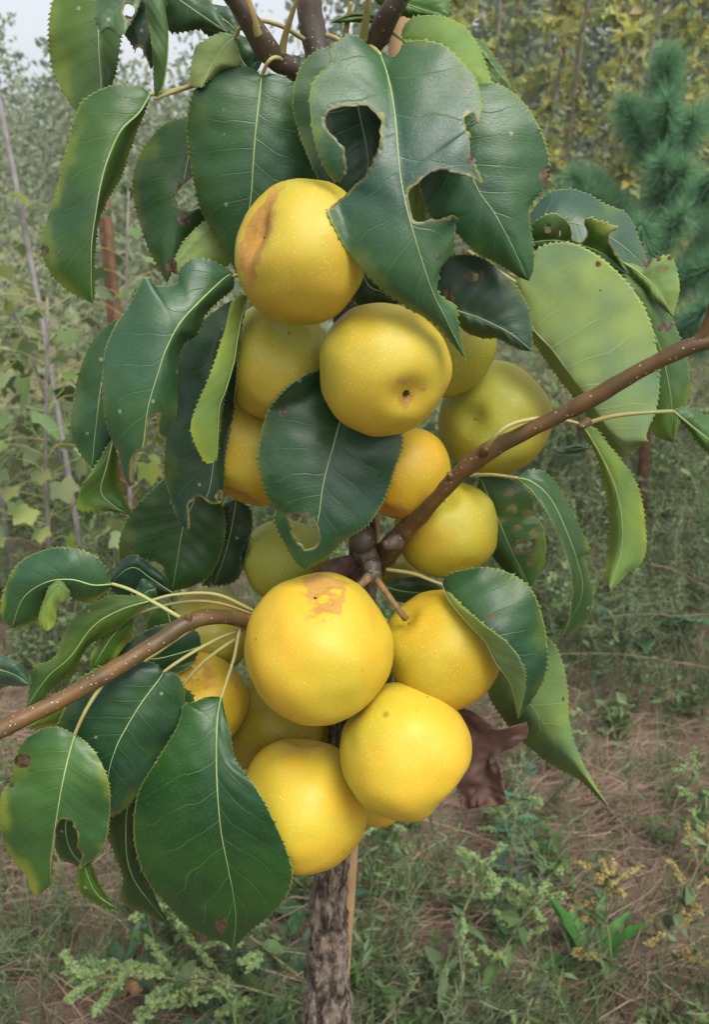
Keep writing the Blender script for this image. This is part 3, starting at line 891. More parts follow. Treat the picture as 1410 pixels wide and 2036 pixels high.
# --- upper middle
leaf([(755, 108), (771, 151), (783, 211), (789, 271), (795, 338), (804, 392), (819, 452), (843, 530), (862, 583), (890, 640), (928, 717)],
     [(741, 99), (717, 78), (687, 72), (656, 102), (659, 127), (632, 151), (617, 181), (617, 223), (626, 283), (645, 333), (668, 372), (650, 413), (668, 458), (694, 502), (740, 556), (778, 588), (832, 623), (868, 645), (898, 680)],
     [(786, 113), (807, 87), (843, 81), (885, 93), (916, 121), (946, 157), (958, 205), (952, 241), (934, 262), (938, 313), (957, 362), (935, 400), (907, 440), (904, 482), (894, 512), (874, 527), (872, 553), (866, 572), (880, 592), (905, 608), (912, 650), (920, 690)],
     (.444, .400, .404), .008, .012, (.040, .112, .072), yellow=.28, side='front',
     bites=[[(676, 362), (687, 345), (684, 295), (650, 253), (647, 223), (675, 211), (726, 208), (756, 229), (757, 289), (730, 345), (708, 368), (682, 394), (652, 420), (610, 408), (634, 368)],
            [(990, 352), (958, 366), (940, 356), (916, 347), (888, 338), (873, 336), (845, 350), (831, 365), (815, 370), (811, 400), (822, 440), (832, 444), (861, 437), (898, 431), (990, 444)],
            [(965, 250), (950, 243), (940, 228), (927, 222), (924, 240), (930, 262), (960, 270)]],
     spots=[(870, 510, 7), (930, 180, 8), (936, 315, 9, 1.7), (940, 345, 6)], pet=[(735, 92, .478), (745, 98, .460)], wave=.0024)
leaf([(690, 92), (700, 140), (711, 208), (732, 325), (705, 408)], [(655, 94), (625, 105), (600, 130), (585, 170), (582, 212), (594, 262), (609, 302), (629, 346), (655, 376)], [(735, 100), (768, 160), (780, 240), (772, 320), (745, 380)],
     (.462, .446, .442), .004, .004, (.020, .078, .040), pet=[(650, 70, .485), (672, 78, .472)])
leaf([(797, 76), (870, 98), (930, 142), (985, 205)], [(805, 52), (820, 37), (850, 31), (898, 39), (934, 66), (958, 108), (978, 165)], [(830, 130), (890, 180), (950, 205)],
     (.474, .466, .464), .006, .004, (.17, .28, .085), mats='U', yellow=.25, pet=[(752, 70, .484), (775, 62, .478)])
leaf([(915, 70), (955, 110), (985, 145), (1020, 184)], [(920, 130), (960, 175), (1000, 190)], [(960, 85), (1000, 140)], (.490, .486, .482), .004, .004, TOPY)
leaf([(862, 140), (895, 240), (946, 368), (982, 422), (1012, 476), (1052, 558)], [(815, 200), (806, 290), (834, 362), (844, 400), (862, 436), (890, 436), (906, 460), (946, 500), (994, 525), (1030, 548)],
     [(900, 160), (952, 166), (994, 169), (1036, 199), (1066, 241), (1087, 289), (1093, 338), (1079, 374), (1055, 410), (1054, 446), (1060, 484), (1061, 530)],
     (.452, .428, .424), .006, .010, (.030, .108, .040), yellow=.12, spots=[(1087, 349, 15, 1.2), (905, 300, 6)], pet=[(800, 100, .475), (835, 112, .462)])
leaf([(866, 572), (872, 596), (907, 616), (956, 633), (1016, 663), (1058, 698)], [(905, 633), (926, 658), (956, 671), (991, 673), (1031, 693)], [(858, 545), (872, 524), (897, 509), (936, 506), (971, 519), (1006, 549), (1036, 583), (1055, 630)],
     (.450, .440, .436), .004, .008, (.018, .060, .040), spots=[(890, 583, 7), (898, 596, 8), (905, 640, 7)], bites=[[(928, 548), (940, 544), (950, 546), (958, 543), (960, 551), (948, 558), (934, 557)]])
leaf([(835, 360), (833, 400), (838, 455), (842, 500)], [(815, 380), (812, 420), (822, 470)], [(852, 390), (858, 440), (852, 480)], (.452, .450, .448), .003, .003, (.16, .26, .10), mats='U', teeth=2)
# --- right
leaf([(1024, 560), (1046, 609), (1062, 655), (1098, 694), (1136, 745), (1173, 792), (1202, 836), (1232, 866), (1290, 878)],
     [(1035, 520), (1056, 505), (1089, 487), (1136, 484), (1183, 505), (1230, 543), (1272, 595), (1296, 651), (1308, 708), (1311, 764), (1305, 811), (1291, 849), (1285, 868)],
     [(1048, 640), (1060, 675), (1110, 748), (1154, 805), (1200, 872), (1238, 908), (1262, 893)],
     (.478, .462, .452), .010, .016, (.19, .28, .12), mats='U', yellow=.12, spots=[(1190, 525, 6), (1165, 575, 4), (1192, 580, 4)], pet=[(930, 500, .49), (985, 535, .482)])
leaf([(1120, 485), (1230, 560), (1300, 660), (1332, 770), (1340, 880)], [(1150, 520), (1220, 620), (1265, 720), (1285, 810), (1300, 862)], [(1180, 495), (1250, 530), (1305, 582), (1338, 640), (1352, 672), (1367, 717), (1370, 764), (1364, 811), (1350, 842)],
     (.500, .490, .484), .006, .006, TOPY, yellow=.25, spots=[(1322, 652, 15, .55), (1335, 645, 6)])
leaf([(1240, 522), (1275, 545), (1310, 580), (1338, 628)], [(1275, 568), (1310, 605)], [(1268, 528), (1290, 541), (1300, 516), (1334, 511), (1348, 547), (1351, 580)],
     (.494, .490, .486), .003, .003, (.15, .25, .09), mats='U', yellow=.5, bites=[ring(1316, 536, 11, 5)], spots=[(1310, 514, 5), (1332, 514, 5)])
leaf([(1052, 450), (1110, 440), (1180, 455), (1240, 490), (1292, 540)], [(1080, 480), (1150, 520), (1220, 530), (1265, 535)], [(1058, 425), (1074, 401), (1098, 382), (1136, 377), (1169, 387), (1202, 406), (1239, 420), (1258, 444), (1273, 481), (1291, 522)],
     (.520, .508, .516), -.012, .022, (.045, .11, .085), pet=[(1000, 480, .50)], spots=[(1286, 524, 8, 1.8)])
leaf([(1050, 482), (1100, 478), (1150, 486), (1200, 505), (1250, 545)], [(1090, 520), (1150, 530), (1210, 540)], [(1056, 453), (1074, 434), (1103, 424), (1122, 434), (1150, 436), (1175, 434), (1192, 440), (1228, 453), (1222, 480), (1228, 508)],
     (.502, .496, .492), .004, -.004, (.045, .12, .022), yellow=.55, bites=[[(1124, 430), (1128, 440), (1137, 458), (1136, 478), (1159, 482), (1170, 467), (1163, 444), (1172, 425)], [(1240, 452), (1228, 455), (1211, 463), (1213, 480), (1224, 505), (1245, 500)], ring(1091, 457, 8), ring(1114, 463, 8, 6)])
leaf([(1160, 846), (1195, 905), (1224, 970), (1238, 1040), (1234, 1105), (1210, 1180)], [(1163, 865), (1185, 900), (1202, 953), (1211, 1009), (1213, 1071), (1207, 1140)], [(1183, 851), (1204, 877), (1231, 910), (1259, 948), (1276, 995), (1283, 1047), (1285, 1089), (1273, 1122), (1249, 1137), (1231, 1158)],
     (.420, .424, .418), .010, .006, (.15, .25, .07), mats='U', yellow=.75, spots=[(1209, 1172, 6)], pet=[(964, 897, .412), (985, 868, .406), (1015, 845, .406), (1060, 833, .412), (1098, 833, .418), (1135, 838, .420)])
leaf([(955, 948), (990, 1030), (1020, 1100), (1056, 1170)], [(945, 1000), (960, 1070), (1000, 1130)], [(1010, 952), (1046, 970), (1062, 1000), (1056, 1024), (1075, 1038), (1085, 1075), (1082, 1118), (1066, 1150)],
     (.515, .508, .502), .004, .004, (.05, .125, .03), yellow=.2, bites=[ring(1013, 979, 8, 5), ring(1000, 1035, 5, 4), ring(1048, 1020, 7, 5), ring(1062, 1060, 6, 6), ring(1058, 1118, 6, 5), ring(1028, 1050, 4, 4), ring(1018, 1012, 8, 7), [(1025, 1085), (1036, 1075), (1056, 1074), (1062, 1082), (1050, 1096), (1034, 1099)]], spots=[(1042, 1087, 20, .6), (1056, 1118, 5)])
leaf([(1027, 950), (1058, 958), (1094, 990), (1122, 1045), (1146, 1110), (1158, 1180), (1118, 1264)], [(1058, 978), (1089, 1020), (1112, 1066), (1128, 1110), (1138, 1150), (1136, 1210), (1130, 1240)],
     [(1040, 940), (1060, 934), (1089, 943), (1112, 972), (1136, 1014), (1155, 1052), (1172, 1092), (1164, 1106), (1172, 1150), (1179, 1188), (1170, 1226), (1154, 1246)],
     (.470, .458, .448), -.010, .012, (.045, .12, .04), yellow=.3, pet=[(935, 945, .488), (980, 944, .478)])
leaf([(1340, 818), (1380, 850), (1420, 880), (1470, 905)], [(1352, 832), (1371, 855), (1392, 883), (1425, 908)], [(1362, 809), (1396, 824), (1440, 845)], (.400, .398, .396), .003, .006, (.06, .15, .04), yellow=.2,
     pet=[(1165, 842, .402), (1220, 827, .400), (1290, 820, .400)], pmat='petiole_red')
# --- lower right: valley-folded leaf, near half shows its underside
leaf([(880, 1162), (896, 1197), (934, 1243), (966, 1277), (986, 1317), (1013, 1356), (1024, 1396), (1030, 1430)], [(922, 1206), (968, 1247), (1007, 1276), (1036, 1316), (1045, 1361), (1037, 1405)],
     [(890, 1145), (922, 1134), (962, 1128), (1007, 1137), (1047, 1162), (1071, 1202), (1087, 1270), (1087, 1327), (1070, 1372), (1043, 1412)],
     (.448, .414, .420), -.010, .016, (.026, .088, .042), und=(.2, .3, .1), side='front', pet=[(768, 1132, .468), (820, 1140, .460), (858, 1154, .452)])
leaf([(990, 1280), (1020, 1340), (1053, 1395), (1092, 1452), (1132, 1503), (1172, 1554), (1213, 1607)], [(1040, 1262), (1090, 1270), (1115, 1310), (1128, 1367), (1133, 1440), (1150, 1497), (1179, 1554)],
     [(968, 1340), (975, 1385), (1007, 1436), (1041, 1474), (1081, 1508), (1121, 1532), (1161, 1556), (1195, 1590)],
     (.478, .470, .462), .004, .026, (.135, .225, .085), mats='U', yellow=.15, spots=[(1120, 1390, 4), (1110, 1470, 3)])
# --- brown dead leaves
leaf([(885, 1408), (930, 1440), (965, 1490), (965, 1545), (950, 1606)], [(880, 1450), (890, 1520), (915, 1575), (919, 1605)], [(934, 1412), (968, 1435), (1002, 1452), (1044, 1437), (1048, 1463), (1019, 1486), (993, 1497), (992, 1516), (1002, 1565), (1005, 1596), (975, 1602)],
     (.470, .478, .470), .012, -.010, mats='D', wave=.006, bulge=.004, teeth=2.5, crinkle=.0055, cfreq=75.0, bites=[ring(980, 1512, 7, 9)], label='dry brown curled leaf', side='back', rib=0)
leaf([(715, 1110), (690, 1135), (660, 1150), (625, 1160)], [(700, 1170), (665, 1180)], [(690, 1105), (655, 1115), (630, 1140)], (.482, .478, .480), .004, .004, mats='D', wave=.004, teeth=1, crinkle=.004, cfreq=80.0, bites=[ring(690, 1150, 6, 8)], label='dry brown leaf scrap', side='auto', rib=0)
# --- lower left
leaf([(148, 1460), (136, 1503), (123, 1560), (114, 1613), (106, 1666), (101, 1710), (99, 1760)], [(114, 1446), (79, 1452), (48, 1472), (31, 1503), (26, 1525), (22, 1550), (4, 1578), (0, 1613), (4, 1666), (22, 1705), (48, 1736), (62, 1767), (73, 1781), (86, 1771)],
     [(171, 1477), (193, 1503), (211, 1543), (218, 1586), (215, 1639), (207, 1679), (189, 1705), (165, 1722), (130, 1750)],
     (.392, .376, .380), .012, .004, (.055, .14, .05), yellow=.5, bites=[[(117, 1630), (145, 1632), (150, 1657), (154, 1680), (163, 1698), (155, 1720), (165, 1790), (105, 1790), (104, 1710), (111, 1655)]],
     spots=[(45, 1512, 17, .8), (22, 1560, 6)], pet=[(207, 1355, .404), (180, 1395, .398), (162, 1428, .394)], pmat='petiole_red')
leaf([(325, 1336), (317, 1349), (281, 1397), (251, 1446), (229, 1490), (214, 1550), (220, 1628)], [(310, 1320), (281, 1316), (246, 1323), (198, 1349), (145, 1384), (119, 1428), (114, 1465), (135, 1530), (175, 1600)],
     [(347, 1340), (365, 1367), (363, 1411), (347, 1459), (321, 1494), (299, 1538), (264, 1591), (232, 1620)],
     (.425, .408, .404), .008, .010, (.020, .072, .048), spots=[(225, 1622, 9)], pet=[(505, 1246, .457), (450, 1262, .448), (395, 1290, .437), (350, 1318, .428)])
leaf([(440, 1386), (437, 1396), (431, 1446), (430, 1516), (433, 1586), (440, 1657), (453, 1723), (464, 1780), (469, 1830), (462, 1890)], [(413, 1386), (383, 1397), (365, 1402), (356, 1437), (334, 1477), (303, 1525), (277, 1569), (266, 1617), (266, 1666), (277, 1718), (299, 1762), (334, 1802), (374, 1842), (418, 1864), (448, 1874)],
     [(446, 1415), (457, 1455), (462, 1494), (475, 1525), (501, 1556), (528, 1600), (550, 1644), (572, 1696), (582, 1740), (568, 1784), (536, 1820), (497, 1850)],
     (.428, .393, .402), .012, -.003, (.020, .082, .024), yellow=.02, side='front', spots=[(440, 1838, 12, 1.3)], pet=[(480, 1238, .452), (474, 1262, .448), (466, 1305, .442), (452, 1350, .435)])
leaf([(224, 1161), (185, 1163), (140, 1152), (90, 1158), (45, 1190), (22, 1250)], [(215, 1150), (211, 1134), (189, 1107), (150, 1092), (110, 1090), (75, 1098), (48, 1112), (26, 1134), (9, 1169), (2, 1200), (4, 1228)],
     [(215, 1170), (198, 1186), (176, 1197), (150, 1191), (122, 1172), (98, 1190), (78, 1228), (52, 1244)],
     (.440, .432, .436), .008, .010, (.045, .125, .055), yellow=.6, pet=[(358, 1228, .434), (310, 1200, .436), (262, 1174, .438)])
leaf([(140, 1180), (116, 1160), (98, 1180), (86, 1215), (92, 1256)], [(120, 1153), (100, 1162), (86, 1195), (77, 1228), (82, 1248)], [(134, 1188), (114, 1206), (108, 1240)], (.434, .428, .426), .003, .002, (.13, .22, .06), mats='U', yellow=.4, teeth=2.5, rib=.5)
leaf([(300, 1194), (240, 1212), (185, 1245), (140, 1305), (95, 1345), (52, 1405)], [(264, 1185), (220, 1186), (176, 1204), (145, 1230), (123, 1270), (106, 1309), (68, 1326), (62, 1358), (56, 1390)],
     [(268, 1222), (237, 1248), (207, 1264), (176, 1283), (158, 1310), (146, 1340), (110, 1362), (80, 1395)],
     (.452, .446, .440), .006, .006, (.075, .14, .03), yellow=.3, spots=[(175, 1295, 10, .5)], pet=[(505, 1215, .462), (430, 1182, .458), (350, 1182, .455)])
leaf([(235, 1330), (180, 1370), (120, 1405), (52, 1448)], [(200, 1325), (130, 1370), (75, 1400)], [(220, 1375), (160, 1420), (100, 1445)], (.452, .448, .444), .004, .004, (.10, .17, .02), yellow=.8)
leaf([(345, 1180), (300, 1150), (262, 1128), (216, 1160)], [(330, 1150), (299, 1123), (268, 1104), (242, 1116)], [(310, 1185), (260, 1190), (230, 1180)], (.478, .474, .470), .004, .004, (.016, .06, .045))
leaf([(310, 1170), (292, 1176), (280, 1190), (268, 1200)], [(296, 1156), (282, 1152), (272, 1170)], [(310, 1188), (295, 1200)], (.462, .460, .458), .002, .002, (.04, .10, .075), teeth=1.5, rib=.5)
leaf([(400, 945), (387, 992), (364, 1048), (352, 1116), (342, 1175)], [(365, 940), (330, 950), (294, 984), (262, 1016), (242, 1056), (236, 1092), (242, 1122), (290, 1152)], [(430, 980), (446, 1030), (444, 1076), (422, 1138), (380, 1165)],
     (.505, .496, .490), .006, .006, (.024, .080, .022), bites=[[(292, 1118), (306, 1114), (325, 1128), (327, 1144), (312, 1147), (296, 1135)]], spots=[(262, 1092, 5)])
leaf([(470, 990), (462, 1040), (448, 1100), (425, 1165)], [(440, 1010), (428, 1060), (412, 1140)], [(500, 1020), (495, 1080), (472, 1150)], (.515, .512, .508), .004, .004, (.012, .045, .028))
leaf([(470, 1070), (450, 1110), (430, 1140), (405, 1165)], [(440, 1080), (418, 1120)], [(475, 1110), (455, 1155)], (.522, .520, .518), .003, .003, (.07, .14, .02), yellow=.3)
leaf([(362, 1364), (340, 1420), (310, 1480), (280, 1545)], [(330, 1380), (290, 1440), (270, 1500)], [(385, 1390), (375, 1450), (330, 1520)], (.440, .434, .430), .004, .004, (.02, .07, .03),
     pet=[(500, 1252, .458), (450, 1282, .450), (400, 1320, .444)])
leaf([(262, 1226), (225, 1262), (200, 1300), (182, 1330)], [(225, 1240), (195, 1275), (180, 1305)], [(262, 1260), (235, 1300), (205, 1330)], (.458, .456, .454), .003, .003, (.05, .12, .03), yellow=.5,
     pet=[(508, 1222, .462), (440, 1200, .460), (380, 1195, .459), (310, 1208, .459)], pmat='petiole_red')
leaf([(268, 1330), (235, 1370), (200, 1400), (150, 1425)], [(230, 1340), (190, 1370)], [(255, 1390), (210, 1420)], (.436, .434, .432), .003, .003, (.02, .07, .035),
     pet=[(500, 1228, .462), (430, 1225, .452), (360, 1265, .446), (310, 1300, .440)])
leaf([(400, 1285), (352, 1300), (300, 1310), (230, 1300)], [(390, 1255), (340, 1240), (280, 1260)], [(370, 1330), (310, 1345), (260, 1330)], (.470, .468, .465), .004, .004, (.018, .062, .035))
leaf([(330, 1200), (340, 1260), (322, 1310), (300, 1345)], [(300, 1220), (290, 1270), (285, 1320)], [(365, 1240), (360, 1290), (330, 1335)], (.485, .482, .478), .004, .004, (.03, .09, .025))
# behind the lowest left leaves
leaf([(150, 1590), (130, 1640), (140, 1690), (170, 1725)], [(110, 1620), (104, 1660), (120, 1705)], [(185, 1620), (190, 1670), (185, 1705)], (.424, .420, .418), .004, .004, (.02, .07, .025))
leaf([(165, 1690), (172, 1735), (195, 1780), (238, 1810)], [(156, 1720), (154, 1756), (164, 1778), (200, 1801)], [(178, 1714), (195, 1756), (216, 1789)], (.428, .426, .424), .003, .004, (.07, .155, .02), yellow=.35)
leaf([(262, 1560), (250, 1640), (262, 1740), (336, 1840)], [(225, 1600), (208, 1640), (225, 1690), (244, 1740), (242, 1790), (264, 1807), (300, 1822)], [(275, 1600), (272, 1688), (284, 1745), (310, 1790)], (.440, .436, .434), .006, .004, (.018, .06, .02), yellow=.2)
leaf([(268, 1560), (262, 1640), (268, 1720), (300, 1800)], [(255, 1620), (250, 1700), (262, 1770)], [(285, 1640), (296, 1720), (306, 1775)], (.450, .448, .446), .003, .003, (.03, .08, .03))
leaf([(-60, 1330), (-10, 1330), (30, 1342), (60, 1362)], [(-10, 1356), (26, 1363)], [(-10, 1303), (26, 1313), (49, 1331)], (.450, .448, .446), .004, .004, (.055, .125, .10), spots=[(8, 1324, 5, .6)], teeth=2)
# --- at the top
leaf([(400, 175), (420, 130), (445, 95), (468, 72)][::-1], [(440, 66), (402, 84), (386, 102), (379, 165)], [(474, 110), (473, 128), (446, 138), (415, 158)], (.470, .466, .462), .004, .004, (.17, .25, .13), mats='U', yellow=.05,
     pet=[(604, 78, .492), (560, 52, .478), (510, 40, .470), (480, 52, .468)], pmat='petiole_red')
leaf([(505, 150), (480, 120), (470, 90), (455, 60)], [(520, 120), (505, 85)], [(470, 140), (455, 100)], (.485, .484, .482), .003, .003, TOP, teeth=2)
leaf([(740, -40), (790, 0), (845, 20), (892, 32)], [(745, 0), (800, 30), (850, 42)], [(790, -40), (850, -20), (893, 0)], (.480, .478, .476), .003, .003, (.07, .18, .03))
leaf([(660, 45), (700, 32), (740, 36), (776, 62)], [(700, 44), (740, 46)], [(700, 26), (745, 28)], (.490, .486, .484), .001, .001, TOPY, rib=0, teeth=1.5)
leaf([(390, 20), (430, 30), (470, 62), (478, 100)], [(400, 60), (440, 80)], [(430, 10), (470, 30)], (.498, .496, .494), .003, .003, (.055, .11, .09))
leaf([(568, 110), (590, 128), (602, 150), (606, 190)], [(560, 130), (575, 165)], [(600, 115), (618, 150)], (.496, .494, .492), .002, .002, TOP)
# thin shaded leaf edge under the right branch, and fruit-hidden fillers between the pears
leaf([(1178, 888), (1150, 890), (1128, 893), (1106, 898)], [(1150, 884), (1125, 890)], [(1150, 900), (1125, 902)], (.440, .442, .444), .002, .002, (.05, .11, .08), teeth=1.5, rib=.4)
leaf([(720, 540), (735, 570), (760, 580), (820, 600)], [(700, 570), (720, 610)], [(760, 550), (800, 570)], (.480, .478, .476), .003, .003, (.015, .05, .03))
leaf([(700, 1230), (712, 1290), (735, 1340), (745, 1420)], [(680, 1290), (690, 1360)], [(760, 1280), (780, 1350)], (.520, .522, .525), .004, .004, (.02, .05, .02))
leaf([(760, 1165), (800, 1175), (840, 1178), (880, 1172)], [(790, 1195), (840, 1196)], [(800, 1150), (850, 1150)], (.500, .500, .500), .003, .003, (.05, .11, .04))
# ------------------------------------------------------------------ background plants
def veg(name, c, c2, island=.8, transl=.25, rough=.6, spec=.25):
    return simple(name, c, c2, 12, rough, spec, island=island, transl=transl)
M['weed'] = veg('weed_leaf', (.10, .175, .062), (.14, .205, .08))
M['weed_grey'] = veg('grey_weed_leaf', (.145, .20, .10), (.105, .155, .075))
M['weed_blue'] = veg('blue_weed_leaf', (.07, .155, .095), (.10, .19, .12))
M['bright'] = veg('bright_leaf', (.075, .21, .05), (.11, .26, .06), .4)
M['dockleaf'] = veg('dock_leaf', (.055, .125, .06), (.085, .17, .085), .8, rough=.5)
M['seed'] = veg('green_seed', (.17, .25, .09), (.23, .31, .12), .6, .1)
M['seed_yellow'] = veg('yellow_seed', (.34, .28, .10), (.26, .19, .07), .6, .1)
M['straw'] = veg('straw', (.34, .25, .18), (.21, .145, .10), .6, .1, .7)
M['stem'] = veg('weed_stem', (.20, .23, .10), (.25, .20, .10), .5, .05)
M['red_stem'] = veg('red_stem', (.36, .06, .045), (.28, .08, .05), .4, .05)
M['thicket'] = veg('thicket_leaf', (.25, .29, .17), (.18, .225, .13), .7, .35)
M['yellow_leaf'] = veg('yellowing_leaf', (.56, .51, .15), (.40, .42, .13), .8, .5)
M['green_leaf'] = veg('sapling_leaf', (.28, .34, .14), (.34, .37, .15), .8, .5)
M['grey_wood'] = simple('weathered_pole', (.22, .205, .195), (.33, .31, .30), 40, .8, .2, .3)
M['red_wood'] = simple('reddish_stake', (.24, .135, .08), (.15, .085, .05), 30, .8, .2, .3)
M['sap_wood'] = simple('sapling_bark', (.27, .24, .22), (.18, .155, .14), 30, .8, .2)
M['needle'] = veg('pine_needle', (.15, .32, .16), (.19, .37, .19), .4, .35, .5)
M['pine_bark'] = simple('pine_bark', (.13, .075, .04), (.07, .04, .025), 50, .9, .1, .5)
M['clod'] = simple('soil_clod', (.24, .15, .11), (.14, .085, .06), 60, .95, .1, .6)
M['lobed_yellow'] = veg('lobed_yellow_leaf', (.23, .25, .07), (.15, .20, .06), .9, .35)
M['lobed_green'] = veg('lobed_green_leaf', (.12, .185, .07), (.15, .215, .08), .9, .35)
M['dead_leaf'] = veg('fallen_leaf', (.40, .19, .07), (.26, .13, .07), .6, .1)
M['burgundy'] = veg('burgundy_leaf', (.09, .035, .04), (.06, .03, .03), .5, .1)

def rv(a, b): return random.uniform(a, b)
def unit(v): v = np.asarray(v, float); return v / (np.linalg.norm(v) + 1e-9)
def rdir(up=.0):
    v = np.array([random.gauss(0, 1), random.gauss(0, 1), random.gauss(0, 1) + up]); return unit(v)

def card(mb, p, d, L, Wd, mi=0, nrm=None, cup=.15, big=False):
    """one small leaf: folded rhomb, or an ellipse of eight triangles when it shows large"""
    p = np.asarray(p, float); d = unit(d)
    nrm = rdir(1.2) if nrm is None else nrm
    s = np.cross(d, nrm)
    if np.linalg.norm(s) < 1e-3: s = np.cross(d, [1, .3, .2])
    s = unit(s); nn = np.cross(s, d)
    if not big:
        mb.add([p, p + d * L * .45 + s * Wd / 2 + nn * Wd * cup, p + d * L, p + d * L * .45 - s * Wd / 2 + nn * Wd * cup], [(0, 1, 2), (0, 2, 3)], mi)
    else:
        V = [p]; dr = -nn * L * .25
        for f, w in ((.25, .8), (.55, 1.0), (.82, .6)):
            c = p + d * L * f + dr * f * f
            V += [c + s * Wd / 2 * w + nn * Wd * cup * w, c, c - s * Wd / 2 * w + nn * Wd * cup * w]
        V.append(p + d * L + dr)
        F = [(0, 1, 2), (0, 2, 3)]
        for i in (1, 4):
            F += [(i, i + 3, i + 4), (i, i + 4, i + 1), (i + 1, i + 4, i + 5), (i + 1, i + 5, i + 2)]
        F += [(7, 10, 8), (8, 10, 9)]
        mb.add(V, F, mi)

OCT = np.array([(1, 0, 0), (-1, 0, 0), (0, 1, 0), (0, -1, 0), (0, 0, 1), (0, 0, -1)], float)
OCF = [(0, 2, 4), (2, 1, 4), (1, 3, 4), (3, 0, 4), (2, 0, 5), (1, 2, 5), (3, 1, 5), (0, 3, 5)]
TET = np.array([(1, 1, 1), (-1, -1, 1), (-1, 1, -1), (1, -1, -1)], float) * .8
TEF = [(0, 1, 3), (0, 2, 1), (0, 3, 2), (1, 2, 3)]
CHEAP = [False]
def grain(mb, p, r, mi):
    if CHEAP[0]: mb.add(np.asarray(p) + TET * r * 1.3, TEF, mi); return
    mb.add(np.asarray(p) + OCT * r * np.array([rv(.8, 1.2), rv(.8, 1.2), rv(.8, 1.2)]), OCF, mi)

def arc(p, d, L, n=6, droop=.0, wob=.12):
    pts = [np.asarray(p, float)]; d = unit(d)
    for i in range(n):
        d = unit(d + np.array([rv(-wob, wob), rv(-wob, wob), rv(-wob, wob) - droop / n]))
        pts.append(pts[-1] + d * L / n)
    return np.array(pts)

def along(pts, t):
    k = t * (len(pts) - 1); i = min(int(k), len(pts) - 2); f = k - i
    return pts[i] * (1 - f) + pts[i + 1] * f

def goosefoot(h, seed, spikes=9, lean=(0, 0), gr=.0021, per=26, leafy=10, sp=.35):
    """weed with knobbly seed spikes; slots: stem, leaf, seed"""
    random.seed(seed); mb = MB()
    st = arc((0, 0, 0), (lean[0], lean[1], 1), h, 8, .15)
    mb.tube(st, [.0025, .0016, .001], 0)
    for i in range(spikes):
        t = rv(.25, 1.0) if i else 1.0
        b = along(st, t); d = unit(np.array([random.gauss(0, 1), random.gauss(0, 1), .7]) + np.array([lean[0], lean[1], 0]) * 1.5)
        br = arc(b, d, h * rv(.15, sp) * (1.25 - .5 * t), 6, .25)
        mb.tube(br, [.0011, .0006], 0, 3)
        for k in range(per):
            q = along(br, rv(.25, 1) ** .8)
            c = q + rdir() * rv(.001, .0055)
            for _ in range(2): grain(mb, c + rdir() * gr * .9, gr * rv(.7, 1.2), 2)
        for k in range(3):
            card(mb, along(br, rv(0, .6)), rdir(.2), rv(.015, .03), rv(.006, .011), 1)
    for i in range(leafy):
        card(mb, along(st, rv(.1, .8)), rdir(.1), rv(.025, .05), rv(.012, .025), 1, big=True)
    return mb

def herb(h, seed, stems=4, pairs=9, L=.03, W=.010, mi_leaf=1, spread=.35):
    random.seed(seed); mb = MB()
    for s in range(stems):
        a = rv(0, 6.28)
        st = arc((rv(-.01, .01), rv(-.01, .01), 0), (math.cos(a) * spread, math.sin(a) * spread, 1), h * rv(.6, 1), 6, .1)
        mb.tube(st, [.0016, .0008], 0, 3)
        for i in range(pairs):
            t = (i + .7) / pairs; q = along(st, t); b = rv(0, 6.28)
            for sgn in (0, math.pi):
                card(mb, q, (math.cos(b + sgn), math.sin(b + sgn), rv(.1, .8)), L * rv(.6, 1.15) * (1.2 - .5 * t), W * rv(.7, 1.2), mi_leaf)
    return mb

def feathery(h, seed, br=12, threads=24):
    """wormwood: a haze of thread leaves"""
    random.seed(seed); mb = MB()
    a = rv(0, 6.28)
    st = arc((0, 0, 0), (math.cos(a) * .4, math.sin(a) * .4, 1), h, 7, .3)
    mb.tube(st, [.0018, .0009], 0, 3)
    for i in range(br):
        t = rv(.1, 1); b = along(st, t)
        bb = arc(b, rdir(.35), h * rv(.15, .38), 5, .35)
        mb.tube(bb, [.0008, .0004], 0, 3)
        for k in range(threads):
            q = along(bb, rv(0, 1)); d = rdir(.3); L = rv(.012, .03)
            s = unit(np.cross(d, rdir())) * .0012
            mb.add([q - s, q + s, q + d * L], [(0, 1, 2)], 1)
    return mb

def tuft(n, h, seed, spread=.6, w=.0022, mi=0, droop=1.0, sg=4):
    random.seed(seed); mb = MB()
    for i in range(n):
        a = rv(0, 6.28); d = unit((math.cos(a) * spread * rv(.2, 1), math.sin(a) * spread * rv(.2, 1), 1))
        pts = arc((rv(-.02, .02), rv(-.02, .02), 0), d, h * rv(.5, 1.1), sg, droop * rv(.2, 1), .1)
        s = unit(np.cross(d, rdir())) * w * rv(.5, 1)
        V = []
        for k, p in enumerate(pts): f = 1 - k / (sg + .2); V += [p - s * f, p + s * f]
        F = []
        for k in range(sg): F += [(2 * k, 2 * k + 1, 2 * k + 3), (2 * k, 2 * k + 3, 2 * k + 2)]
        mb.add(V, F, mi)
    return mb

def broad_leaf(L, W, wavy=.1, n=9, droop=.5, tip=1.0, rise=.8):
    """one dock leaf as a rippled strip, along +X rising then drooping"""
    V, F = [], []
    ph = rv(0, 6)
    for i in range(n + 1):
        t = i / n
        w = W * (math.sin(math.pi * min(1, t * .93 + .05)) ** .8) * (1 - .25 * t)
        x = L * t * (1 - .15 * droop * t); z = L * (rise * t - droop * t * t)
        for j in range(-2, 3):
            f = j / 2
            V.append((x, f * w / 2, z + abs(f) * w * .22 + wavy * w * abs(f) * math.sin(t * 19 + ph + (2 if j < 0 else 0))))
    for i in range(n):
        for j in range(4):
            a = i * 5 + j
            F += [(a, a + 5, a + 6), (a, a + 6, a + 1)]
    return np.array(V), F

